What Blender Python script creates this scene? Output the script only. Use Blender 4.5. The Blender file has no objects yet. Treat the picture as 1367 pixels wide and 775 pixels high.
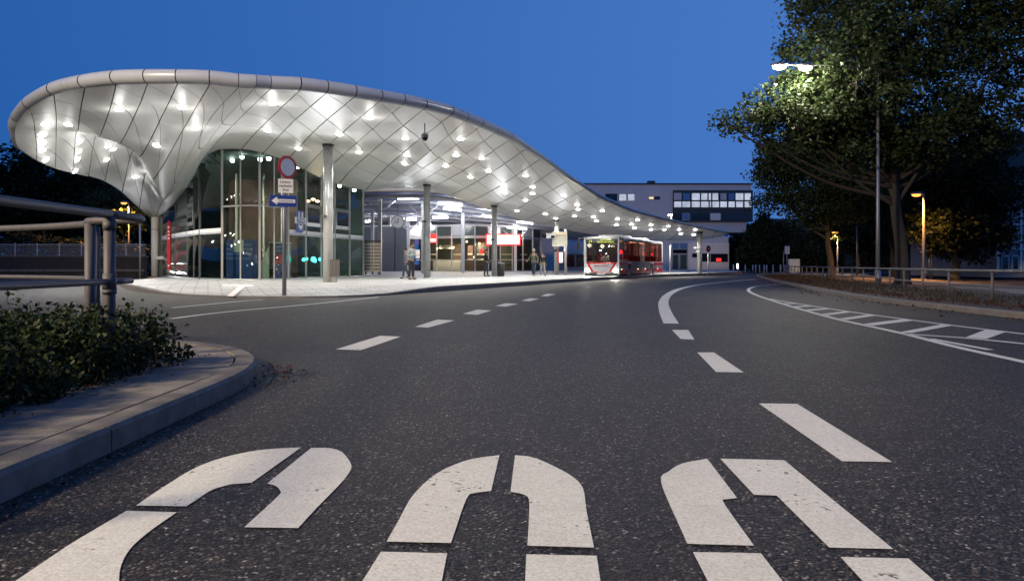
import bpy, bmesh, math, random
import numpy as np
from mathutils import Vector, Matrix
from mathutils.bvhtree import BVHTree

S = bpy.context.scene
COL = S.collection
PI = math.pi
rad = math.radians
random.seed(7)
RNG = np.random.default_rng(11)

# ------------------------------------------------------------------ camera, sky, exposure
F, CX, HY, CH = 960.0, 683.5, 352.5, 0.95      # focal length and horizon of the photograph in its pixels, eye height in m
cam = bpy.data.cameras.new('camera')
camo = bpy.data.objects.new('camera', cam)
COL.objects.link(camo)
camo.location = (0, 0, CH)
camo.rotation_euler = (PI / 2, 0, 0)
cam.sensor_width = 36
cam.lens = F / 1367 * 36
cam.shift_y = -(387.5 - HY) / 1367
cam.clip_start = 0.05
cam.clip_end = 3000
S.camera = camo

world = bpy.data.worlds.new('World')
S.world = world
world.use_nodes = True
wn = world.node_tree
bg = wn.nodes['Background']
tc = wn.nodes.new('ShaderNodeTexCoord')
sep = wn.nodes.new('ShaderNodeSeparateXYZ')
wn.links.new(tc.outputs['Generated'], sep.inputs[0])
mr = wn.nodes.new('ShaderNodeMapRange')
mr.inputs['From Min'].default_value = -0.62
mr.inputs['From Max'].default_value = 0.35
wn.links.new(sep.outputs['X'], mr.inputs['Value'])
mxw = wn.nodes.new('ShaderNodeMix')
mxw.data_type = 'RGBA'
wn.links.new(mr.outputs[0], mxw.inputs['Factor'])
mxw.inputs[6].default_value = (0.020, 0.110, 0.390, 1)
mxw.inputs[7].default_value = (0.062, 0.185, 0.545, 1)
zr = wn.nodes.new('ShaderNodeMapRange')          # the dusk sky deepens towards the zenith
zr.interpolation_type = 'SMOOTHSTEP'
zr.inputs['From Min'].default_value = 0.30
zr.inputs['From Max'].default_value = 1.0
zr.inputs['To Min'].default_value = 1.0
zr.inputs['To Max'].default_value = 0.5
wn.links.new(sep.outputs['Z'], zr.inputs['Value'])
mz = wn.nodes.new('ShaderNodeMix')
mz.data_type = 'RGBA'
mz.blend_type = 'MULTIPLY'
mz.inputs['Factor'].default_value = 1
wn.links.new(mxw.outputs[2], mz.inputs[6])
wn.links.new(zr.outputs[0], mz.inputs[7])
wn.links.new(mz.outputs[2], bg.inputs[0])
bg.inputs[1].default_value = 1.0

S.view_settings.view_transform = 'Standard'
S.view_settings.look = 'None'
S.view_settings.exposure = 0
S.view_settings.gamma = 1
S.render.engine = 'CYCLES'
S.cycles.use_denoising = True
S.cycles.max_bounces = 6
S.cycles.diffuse_bounces = 3
S.cycles.glossy_bounces = 3
S.cycles.transparent_max_bounces = 12
S.cycles.sample_clamp_indirect = 3
S.cycles.caustics_reflective = False
S.cycles.caustics_refractive = False

# levels of the station and street lamps and of the added flood mast (W)
P_DOWN, P_UP, P_MAST_FILL, P_DOUBLE, P_SODIUM = 265, 200, 52000, 850, 3200


def W(px, py, Y):
    return Vector(((px - CX) / F * Y, Y, CH - (py - HY) / F * Y))


def G(px, py, z=0.0):
    Y = F * (CH - z) / (py - HY)
    return Vector(((px - CX) / F * Y, Y, z))


# ------------------------------------------------------------------ materials
def nodes(name):
    m = bpy.data.materials.new(name)
    m.use_nodes = True
    nt = m.node_tree
    return m, nt, nt.nodes['Principled BSDF']


def mat(name, col, rough=0.5, metal=0.0, var=0.12, scale=3.0, bump=0.0, bscale=40.0, spec=0.5, coat=0.0, trans=0.0, stretch=None):
    m, nt, p = nodes(name)
    p.inputs['Roughness'].default_value = rough
    p.inputs['Metallic'].default_value = metal
    p.inputs['Specular IOR Level'].default_value = spec
    if coat:
        p.inputs['Coat Weight'].default_value = coat
        p.inputs['Coat Roughness'].default_value = 0.08
    c = tuple(col) + (1,)
    co = nt.nodes.new('ShaderNodeTexCoord')
    src = co.outputs['Object']
    if stretch:
        mp = nt.nodes.new('ShaderNodeMapping')
        mp.inputs['Scale'].default_value = stretch
        nt.links.new(src, mp.inputs[0])
        src = mp.outputs[0]
    if var:
        n = nt.nodes.new('ShaderNodeTexNoise')
        n.inputs['Scale'].default_value = scale
        n.inputs['Detail'].default_value = 6
        n.inputs['Roughness'].default_value = 0.65
        nt.links.new(src, n.inputs['Vector'])
        r = nt.nodes.new('ShaderNodeMapRange')
        r.inputs['From Min'].default_value = 0.3
        r.inputs['From Max'].default_value = 0.7
        r.inputs['To Min'].default_value = 1 - var
        r.inputs['To Max'].default_value = 1 + var
        nt.links.new(n.outputs['Fac'], r.inputs['Value'])
        x = nt.nodes.new('ShaderNodeMix')
        x.data_type = 'RGBA'
        x.blend_type = 'MULTIPLY'
        x.inputs['Factor'].default_value = 1
        x.inputs[6].default_value = c
        nt.links.new(r.outputs[0], x.inputs[7])
        nt.links.new(x.outputs[2], p.inputs['Base Color'])
        rr = nt.nodes.new('ShaderNodeMapRange')
        rr.inputs['To Min'].default_value = max(0.02, rough - 0.1)
        rr.inputs['To Max'].default_value = min(1, rough + 0.1)
        nt.links.new(n.outputs['Fac'], rr.inputs['Value'])
        nt.links.new(rr.outputs[0], p.inputs['Roughness'])
    else:
        p.inputs['Base Color'].default_value = c
    if bump:
        n2 = nt.nodes.new('ShaderNodeTexNoise')
        n2.inputs['Scale'].default_value = bscale
        n2.inputs['Detail'].default_value = 4
        nt.links.new(src, n2.inputs['Vector'])
        b = nt.nodes.new('ShaderNodeBump')
        b.inputs['Strength'].default_value = bump
        b.inputs['Distance'].default_value = 0.01
        nt.links.new(n2.outputs['Fac'], b.inputs['Height'])
        nt.links.new(b.outputs[0], p.inputs['Normal'])
    return m


def emit(name, col, strength, sample=True):
    m, nt, p = nodes(name)
    p.inputs['Base Color'].default_value = (0.02, 0.02, 0.02, 1)
    p.inputs['Emission Color'].default_value = tuple(col) + (1,)
    p.inputs['Emission Strength'].default_value = strength
    if not sample:
        m.cycles.emission_sampling = 'NONE'
    return m


def glass(name, tint=(0.6, 0.7, 0.66), rough=0.02, ior=1.5, boost=0.0):
    m, nt, p = nodes(name)
    nt.nodes.remove(p)
    out = nt.nodes['Material Output']
    t = nt.nodes.new('ShaderNodeBsdfTransparent')
    t.inputs[0].default_value = tuple(tint) + (1,)
    g = nt.nodes.new('ShaderNodeBsdfGlossy')
    g.inputs['Roughness'].default_value = rough
    f = nt.nodes.new('ShaderNodeFresnel')
    f.inputs['IOR'].default_value = ior
    a = nt.nodes.new('ShaderNodeMath')
    a.operation = 'ADD'
    a.use_clamp = True
    a.inputs[1].default_value = boost
    nt.links.new(f.outputs[0], a.inputs[0])
    gm = nt.nodes.new('ShaderNodeNewGeometry')
    fr = nt.nodes.new('ShaderNodeMath')          # a pane mirrors on its outer face only
    fr.operation = 'SUBTRACT'
    fr.use_clamp = True
    nt.links.new(a.outputs[0], fr.inputs[0])
    nt.links.new(gm.outputs['Backfacing'], fr.inputs[1])
    mx = nt.nodes.new('ShaderNodeMixShader')
    nt.links.new(fr.outputs[0], mx.inputs[0])
    nt.links.new(t.outputs[0], mx.inputs[1])
    nt.links.new(g.outputs[0], mx.inputs[2])
    nt.links.new(mx.outputs[0], out.inputs[0])
    return m


def asphalt_mat():
    m, nt, p = nodes('asphalt')
    L = nt.links.new
    co = nt.nodes.new('ShaderNodeTexCoord')

    def noise(sc, det=3, ro=0.6):
        n = nt.nodes.new('ShaderNodeTexNoise')
        n.inputs['Scale'].default_value = sc
        n.inputs['Detail'].default_value = det
        n.inputs['Roughness'].default_value = ro
        L(co.outputs['Object'], n.inputs['Vector'])
        return n.outputs['Fac']

    def ramp(src, stops):
        r = nt.nodes.new('ShaderNodeValToRGB')
        e = r.color_ramp.elements
        while len(e) < len(stops):
            e.new(0.5)
        for k, (pos, c) in enumerate(stops):
            e[k].position = pos
            e[k].color = tuple(c) + (1,)
        L(src, r.inputs[0])
        return r.outputs[0]

    def mix(a, b, mode='MULTIPLY', fac=1.0):
        x = nt.nodes.new('ShaderNodeMix')
        x.data_type = 'RGBA'
        x.blend_type = mode
        if isinstance(fac, float):
            x.inputs['Factor'].default_value = fac
        else:
            L(fac, x.inputs['Factor'])
        L(a, x.inputs[6])
        L(b, x.inputs[7])
        return x.outputs[2]

    vor = nt.nodes.new('ShaderNodeTexVoronoi')
    vor.inputs['Scale'].default_value = 98
    L(co.outputs['Object'], vor.inputs['Vector'])
    sepc = nt.nodes.new('ShaderNodeSeparateColor')
    L(vor.outputs['Color'], sepc.inputs[0])
    stone = ramp(sepc.outputs[0], [(0.0, (0.007, 0.006, 0.0055)), (0.5, (0.022, 0.0192, 0.0172)), (0.84, (0.062, 0.054, 0.048)), (0.965, (0.15, 0.133, 0.119)), (1.0, (0.42, 0.395, 0.36))])
    gap = ramp(vor.outputs['Distance'], [(0.0, (1, 1, 1)), (0.45, (1, 1, 1)), (0.75, (0.42, 0.42, 0.42))])
    base = mix(stone, gap)
    coarse = ramp(noise(21, 4, 0.75), [(0.36, (0.52, 0.52, 0.52)), (0.5, (0.95, 0.95, 0.95)), (0.66, (1.6, 1.6, 1.6))])
    base = mix(base, coarse)
    big = ramp(noise(0.22, 4), [(0.3, (0.8, 0.8, 0.8)), (0.7, (1.2, 1.2, 1.2))])
    base = mix(base, big)
    mid = ramp(noise(2.3, 5), [(0.3, (0.82, 0.82, 0.83)), (0.7, (1.14, 1.13, 1.12))])
    base = mix(base, mid)
    mp = nt.nodes.new('ShaderNodeMapping')
    mp.inputs['Scale'].default_value = (1.1, 0.05, 1)
    mp.inputs['Rotation'].default_value = (0, 0, -0.05)
    L(co.outputs['Object'], mp.inputs[0])
    st = nt.nodes.new('ShaderNodeTexNoise')
    st.inputs['Scale'].default_value = 1.0
    st.inputs['Detail'].default_value = 5
    L(mp.outputs[0], st.inputs['Vector'])
    streak = ramp(st.outputs['Fac'], [(0.35, (0.86, 0.86, 0.86)), (0.65, (1.1, 1.1, 1.1))])
    base = mix(base, streak)
    # sealed cracks: thin dark wandering lines between large cells, kept only where a broad noise allows
    nd = nt.nodes.new('ShaderNodeTexNoise')
    nd.inputs['Scale'].default_value = 0.9
    nd.inputs['Detail'].default_value = 5
    L(co.outputs['Object'], nd.inputs['Vector'])
    va = nt.nodes.new('ShaderNodeVectorMath')
    va.operation = 'MULTIPLY_ADD'
    L(nd.outputs['Color'], va.inputs[0])
    va.inputs[1].default_value = (1.6, 1.6, 0)
    L(co.outputs['Object'], va.inputs[2])
    vc = nt.nodes.new('ShaderNodeTexVoronoi')
    vc.feature = 'DISTANCE_TO_EDGE'
    vc.inputs['Scale'].default_value = 0.16
    L(va.outputs[0], vc.inputs['Vector'])
    crack = ramp(vc.outputs['Distance'], [(0.0, (0.35, 0.35, 0.35)), (0.0035, (0.45, 0.45, 0.45)), (0.006, (1, 1, 1))])
    allow = ramp(noise(0.11, 2), [(0.47, (0, 0, 0)), (0.53, (1, 1, 1))])
    base = mix(base, crack, 'MULTIPLY', allow)
    patch = ramp(noise(0.55, 6, 0.75), [(0.62, (1, 1, 1)), (0.7, (0.66, 0.64, 0.64))])
    base = mix(base, patch)
    L(base, p.inputs['Base Color'])
    p.inputs['Roughness'].default_value = 0.62
    p.inputs['Specular IOR Level'].default_value = 0.4
    b = nt.nodes.new('ShaderNodeBump')
    b.inputs['Strength'].default_value = 0.75
    b.inputs['Distance'].default_value = 0.006
    b.invert = True
    L(vor.outputs['Distance'], b.inputs['Height'])
    L(b.outputs[0], p.inputs['Normal'])
    return m


def paint_mat():
    m, nt, p = nodes('road_paint')
    L = nt.links.new
    co = nt.nodes.new('ShaderNodeTexCoord')
    n1 = nt.nodes.new('ShaderNodeTexNoise')
    n1.inputs['Scale'].default_value = 90
    n1.inputs['Detail'].default_value = 3
    n2 = nt.nodes.new('ShaderNodeTexNoise')
    n2.inputs['Scale'].default_value = 2.2
    n2.inputs['Detail'].default_value = 8
    n2.inputs['Roughness'].default_value = 0.7
    n3 = nt.nodes.new('ShaderNodeTexNoise')
    n3.inputs['Scale'].default_value = 34
    n3.inputs['Detail'].default_value = 4
    n3.inputs['Roughness'].default_value = 0.6
    for n in (n1, n2, n3):
        L(co.outputs['Object'], n.inputs['Vector'])
    r = nt.nodes.new('ShaderNodeValToRGB')
    r.color_ramp.elements[0].position = 0.28
    r.color_ramp.elements[0].color = (0.53, 0.53, 0.49, 1)
    r.color_ramp.elements[1].position = 0.62
    r.color_ramp.elements[1].color = (0.74, 0.745, 0.70, 1)
    L(n1.outputs['Fac'], r.inputs[0])
    # worn pits: where both the broad and the fine noise are high
    mu = nt.nodes.new('ShaderNodeMath')
    mu.operation = 'MULTIPLY'
    L(n2.outputs['Fac'], mu.inputs[0])
    L(n3.outputs['Fac'], mu.inputs[1])
    r2 = nt.nodes.new('ShaderNodeValToRGB')
    r2.color_ramp.elements[0].position = 0.345
    r2.color_ramp.elements[0].color = (1, 1, 1, 1)
    r2.color_ramp.elements[1].position = 0.40
    r2.color_ramp.elements[1].color = (0.16, 0.155, 0.15, 1)
    L(mu.outputs[0], r2.inputs[0])
    r3 = nt.nodes.new('ShaderNodeValToRGB')
    r3.color_ramp.elements[0].position = 0.3
    r3.color_ramp.elements[0].color = (0.86, 0.86, 0.86, 1)
    r3.color_ramp.elements[1].position = 0.6
    r3.color_ramp.elements[1].color = (1, 1, 1, 1)
    L(n2.outputs['Fac'], r3.inputs[0])
    x = nt.nodes.new('ShaderNodeMix')
    x.data_type = 'RGBA'
    x.blend_type = 'MULTIPLY'
    x.inputs['Factor'].default_value = 1
    L(r.outputs[0], x.inputs[6])
    L(r2.outputs[0], x.inputs[7])
    y = nt.nodes.new('ShaderNodeMix')
    y.data_type = 'RGBA'
    y.blend_type = 'MULTIPLY'
    y.inputs['Factor'].default_value = 1
    L(x.outputs[2], y.inputs[6])
    L(r3.outputs[0], y.inputs[7])
    L(y.outputs[2], p.inputs['Base Color'])
    p.inputs['Roughness'].default_value = 0.7
    b = nt.nodes.new('ShaderNodeBump')
    b.inputs['Strength'].default_value = 0.35
    b.inputs['Distance'].default_value = 0.004
    L(n1.outputs['Fac'], b.inputs['Height'])
    L(b.outputs[0], p.inputs['Normal'])
    return m


def leaf_mat(name, c0, c1):
    m, nt, p = nodes(name)
    L = nt.links.new
    gi = nt.nodes.new('ShaderNodeNewGeometry')
    r = nt.nodes.new('ShaderNodeValToRGB')
    r.color_ramp.elements[0].color = tuple(c0) + (1,)
    r.color_ramp.elements[1].color = tuple(c1) + (1,)
    L(gi.outputs['Random Per Island'], r.inputs[0])
    L(r.outputs[0], p.inputs['Base Color'])
    p.inputs['Roughness'].default_value = 0.6
    p.inputs['Specular IOR Level'].default_value = 0.3
    out = nt.nodes['Material Output']
    tr = nt.nodes.new('ShaderNodeBsdfTranslucent')
    L(r.outputs[0], tr.inputs[0])
    mx = nt.nodes.new('ShaderNodeMixShader')
    mx.inputs[0].default_value = 0.3
    L(p.outputs[0], mx.inputs[1])
    L(tr.outputs[0], mx.inputs[2])
    L(mx.outputs[0], out.inputs[0])
    return m


def paving_mat():
    m, nt, p = nodes('paving')
    L = nt.links.new
    co = nt.nodes.new('ShaderNodeTexCoord')
    mp = nt.nodes.new('ShaderNodeMapping')
    mp.inputs['Rotation'].default_value = (0, 0, -0.4)
    L(co.outputs['Object'], mp.inputs[0])
    br = nt.nodes.new('ShaderNodeTexBrick')
    br.inputs['Scale'].default_value = 1
    br.inputs['Brick Width'].default_value = 0.8
    br.inputs['Row Height'].default_value = 0.4
    br.inputs['Mortar Size'].default_value = 0.022
    br.inputs['Color1'].default_value = (0.43, 0.43, 0.43, 1)
    br.inputs['Color2'].default_value = (0.50, 0.50, 0.495, 1)
    br.inputs['Mortar'].default_value = (0.13, 0.13, 0.13, 1)
    L(mp.outputs[0], br.inputs['Vector'])
    n = nt.nodes.new('ShaderNodeTexNoise')
    n.inputs['Scale'].default_value = 0.7
    n.inputs['Detail'].default_value = 7
    n.inputs['Roughness'].default_value = 0.7
    L(co.outputs['Object'], n.inputs['Vector'])
    r = nt.nodes.new('ShaderNodeMapRange')
    r.inputs['From Min'].default_value = 0.3
    r.inputs['From Max'].default_value = 0.7
    r.inputs['To Min'].default_value = 0.70
    r.inputs['To Max'].default_value = 1.12
    L(n.outputs['Fac'], r.inputs['Value'])
    x = nt.nodes.new('ShaderNodeMix')
    x.data_type = 'RGBA'
    x.blend_type = 'MULTIPLY'
    x.inputs['Factor'].default_value = 1
    L(br.outputs['Color'], x.inputs[6])
    L(r.outputs[0], x.inputs[7])
    L(x.outputs[2], p.inputs['Base Color'])
    p.inputs['Roughness'].default_value = 0.55
    return m


def window_glow():
    m, nt, p = nodes('office_window_light')
    L = nt.links.new
    co = nt.nodes.new('ShaderNodeTexCoord')
    w = nt.nodes.new('ShaderNodeTexWave')
    w.inputs['Scale'].default_value = 5.5
    w.inputs['Distortion'].default_value = 1.5
    L(co.outputs['Object'], w.inputs['Vector'])
    n = nt.nodes.new('ShaderNodeTexNoise')
    n.inputs['Scale'].default_value = 0.9
    n.inputs['Detail'].default_value = 3
    L(co.outputs['Object'], n.inputs['Vector'])
    mu = nt.nodes.new('ShaderNodeMath')
    mu.operation = 'MULTIPLY_ADD'
    mu.inputs[1].default_value = 0.16
    L(w.outputs['Fac'], mu.inputs[0])
    L(n.outputs['Fac'], mu.inputs[2])
    r = nt.nodes.new('ShaderNodeMapRange')
    r.inputs['From Min'].default_value = 0.3
    r.inputs['From Max'].default_value = 0.8
    r.inputs['To Min'].default_value = 0.30
    r.inputs['To Max'].default_value = 0.72
    L(mu.outputs[0], r.inputs['Value'])
    p.inputs['Base Color'].default_value = (0.3, 0.3, 0.3, 1)
    p.inputs['Emission Color'].default_value = (0.74, 0.82, 1.0, 1)
    L(r.outputs[0], p.inputs['Emission Strength'])
    m.cycles.emission_sampling = 'NONE'
    return m


M = dict(
    asphalt=asphalt_mat(), paint=paint_mat(), paving=paving_mat(),
    earth=mat('earth', (0.045, 0.04, 0.035), 0.9, var=0.3, bump=0.5, bscale=12),
    soffit=mat('aluminium_panel', (0.84, 0.84, 0.815), 0.42, 0.05, var=0.05, scale=0.8, spec=0.6),
    fascia=mat('aluminium_fascia', (0.45, 0.49, 0.58), 0.3, 0.05, var=0.05, scale=1.2),
    joint=mat('joint_gasket', (0.05, 0.05, 0.05), 0.8, var=0),
    roofskin=mat('roof_skin', (0.4, 0.41, 0.42), 0.5, var=0.1),
    column=mat('column_steel', (0.58, 0.59, 0.58), 0.3, 0.35, var=0.07, scale=4),
    whitecol=mat('white_column_paint', (0.78, 0.78, 0.77), 0.4, var=0.06),
    mullion=mat('mullion_aluminium', (0.42, 0.43, 0.42), 0.35, 0.5, var=0.06),
    darkframe=mat('dark_frame', (0.05, 0.055, 0.06), 0.4, 0.2, var=0.1),
    glass=glass('pavilion_glass', (0.70, 0.79, 0.765), 0.015, 1.5, 0.0),
    shopglass=glass('shop_glass', (0.8, 0.86, 0.84), 0.02, 1.45, 0.02),
    slate=mat('enamelled_glass', (0.065, 0.085, 0.08), 0.16, var=0.15, scale=1.5, spec=0.7),
    white=mat('white_paint', (0.78, 0.78, 0.78), 0.45, var=0.05),
    signred=mat('sign_red', (0.55, 0.02, 0.03), 0.4, var=0.05),
    signblue=mat('sign_blue', (0.02, 0.05, 0.26), 0.35, var=0.05),
    black=mat('black_plastic', (0.015, 0.015, 0.016), 0.4, var=0.1),
    rubber=mat('rubber', (0.02, 0.02, 0.02), 0.75, var=0.15),
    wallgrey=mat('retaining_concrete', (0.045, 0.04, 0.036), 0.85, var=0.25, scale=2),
    guard=mat('dull_galvanised', (0.11, 0.11, 0.11), 0.55, 0.3, var=0.2, scale=9),
    postgrey=mat('galvanised_post', (0.22, 0.22, 0.24), 0.45, 0.5, var=0.12, scale=8),
    cabblue=mat('cabinet_blue', (0.02, 0.045, 0.20), 0.35, var=0.06),
    cream=mat('cream_panel', (0.55, 0.53, 0.44), 0.5, var=0.06),
    brown=mat('brown_timber', (0.060, 0.028, 0.016), 0.5, var=0.3, scale=2, stretch=(6, 6, 0.4)),
    slats=mat('pale_timber', (0.74, 0.62, 0.47), 0.6, var=0.12, scale=3, stretch=(1, 1, 8)),
    interior=mat('interior_wall', (0.10, 0.135, 0.12), 0.7, var=0.2),
    interior_light=mat('interior_ceiling', (0.42, 0.42, 0.42), 0.7, var=0.05),
    kerb=mat('kerb_granite', (0.14, 0.13, 0.13), 0.75, var=0.22, scale=5, bump=0.35, bscale=120),
    nearkerb=mat('kerb_concrete', (0.155, 0.143, 0.132), 0.8, var=0.42, scale=6, bump=0.6, bscale=150),
    slab=mat('slab_concrete', (0.17, 0.157, 0.148), 0.85, var=0.38, scale=5, bump=0.5, bscale=110),
    rail=mat('painted_rail', (0.085, 0.082, 0.094), 0.6, 0.1, var=0.16, scale=14, bump=0.15, bscale=90),
    bark=mat('bark', (0.045, 0.035, 0.028), 0.9, var=0.35, scale=6, bump=0.8, bscale=18, stretch=(1, 1, 0.25)),
    leaf=leaf_mat('plane_leaf', (0.018, 0.034, 0.011), (0.046, 0.068, 0.024)),
    leafdark=leaf_mat('dark_leaf', (0.012, 0.02, 0.008), (0.03, 0.042, 0.015)),
    leafhedge=leaf_mat('hedge_leaf', (0.010, 0.021, 0.006), (0.032, 0.056, 0.018)),
    litter=leaf_mat('fallen_leaf', (0.05, 0.018, 0.010), (0.12, 0.05, 0.028)),
    grass=leaf_mat('grass_blade', (0.022, 0.022, 0.008), (0.06, 0.045, 0.018)),
    office=mat('office_cladding', (0.62, 0.58, 0.60), 0.6, var=0.08, scale=0.6),
    officeband=mat('office_render', (0.62, 0.60, 0.64), 0.6, var=0.06),
    paleblock=mat('pale_render', (0.88, 0.77, 0.72), 0.7, var=0.06),
    darkwin=mat('dark_window', (0.012, 0.016, 0.024), 0.08, var=0.0, spec=0.6),
    bluewin=mat('sky_blue_blind', (0.10, 0.25, 0.50), 0.4, var=0.05),
    blind=mat('white_blind', (0.75, 0.75, 0.75), 0.6, var=0.08),
    house=mat('house_render', (0.25, 0.24, 0.27), 0.8, var=0.1),
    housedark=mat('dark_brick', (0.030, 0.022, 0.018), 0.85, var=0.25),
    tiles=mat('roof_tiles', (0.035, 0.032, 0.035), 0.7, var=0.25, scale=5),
    hallroof=mat('hall_roof_sheet', (0.34, 0.37, 0.60), 0.45, var=0.12, scale=0.5, stretch=(4, 0.3, 1)),
    hallsteel=mat('hall_steel', (0.50, 0.51, 0.54), 0.4, 0.2, var=0.08),
    cabin=mat('cabin_panel', (0.075, 0.085, 0.11), 0.5, var=0.08),
    buswhite=mat('bus_white', (0.74, 0.73, 0.75), 0.25, var=0.05, coat=0.5),
    busred=mat('bus_red', (0.48, 0.010, 0.012), 0.25, var=0.06, coat=0.5),
    busgrey=mat('bus_lavender_grey', (0.17, 0.16, 0.19), 0.3, var=0.08, coat=0.4),
    busglass=glass('bus_side_glass', (0.72, 0.50, 0.48), 0.02, 1.4, 0.0),
    windscreen=glass('bus_windscreen', (0.72, 0.80, 0.76), 0.02, 1.5, 0.01),
    seatred=mat('seat_fabric', (0.28, 0.03, 0.03), 0.9, var=0.2),
    rim=mat('wheel_rim', (0.35, 0.35, 0.36), 0.4, 0.6, var=0.1),
    skin=mat('skin', (0.42, 0.25, 0.18), 0.55, var=0.06),
    hair=mat('dark_hair', (0.03, 0.02, 0.015), 0.6, var=0.2),
    c_jacketblue=mat('jacket_pale_blue', (0.22, 0.29, 0.31), 0.85, var=0.15, scale=12),
    c_black=mat('cloth_black', (0.018, 0.018, 0.02), 0.9, var=0.2, scale=12),
    c_denim=mat('cloth_denim', (0.04, 0.055, 0.085), 0.9, var=0.2, scale=12),
    c_green=mat('cloth_green_jacket', (0.12, 0.13, 0.08), 0.9, var=0.2, scale=12),
    c_beige=mat('cloth_beige', (0.36, 0.36, 0.29), 0.9, var=0.15, scale=12),
    c_white=mat('cloth_white', (0.72, 0.70, 0.68), 0.85, var=0.08, scale=12),
    e_down=emit('downlight_lens', (1, 0.98, 0.93), 26, False),
    e_tube=emit('fluorescent_tube', (0.97, 0.98, 1.0), 7),
    e_street=emit('street_lens', (1, 0.90, 0.72), 60, False),
    e_sodium=emit('sodium_lens', (1, 0.40, 0.07), 2.6, False),
    e_head=emit('headlight_lens', (1, 0.93, 0.78), 30, False),
    e_display=emit('display_lettering', (0.66, 0.78, 0.06), 0.9, False),
    e_sign=emit('sign_light', (1, 0.95, 0.92), 2.4),
    e_signred=emit('sign_red_light', (1, 0.03, 0.02), 1.6),
    e_redreflection=emit('red_reflection', (1, 0.02, 0.02), 14, False),
    e_warmwin=emit('lit_window', (1, 0.8, 0.5), 0.9, False),
    e_coolwin=window_glow(),
    e_teal=emit('teal_reflection', (0.05, 1, 0.8), 14, False),
    e_pendant=emit('pendant_lamp', (1, 0.55, 0.28), 9, False),
    e_flood=emit('flood_lens', (0.95, 0.97, 1), 40, False),
    e_interior=emit('warm_interior_lamp', (1, 0.66, 0.36), 4, False),
    marks=mat('faded_lettering', (0.22, 0.22, 0.25), 0.5, var=0.1),
)

# ------------------------------------------------------------------ object helpers
BASE = {}


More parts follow.
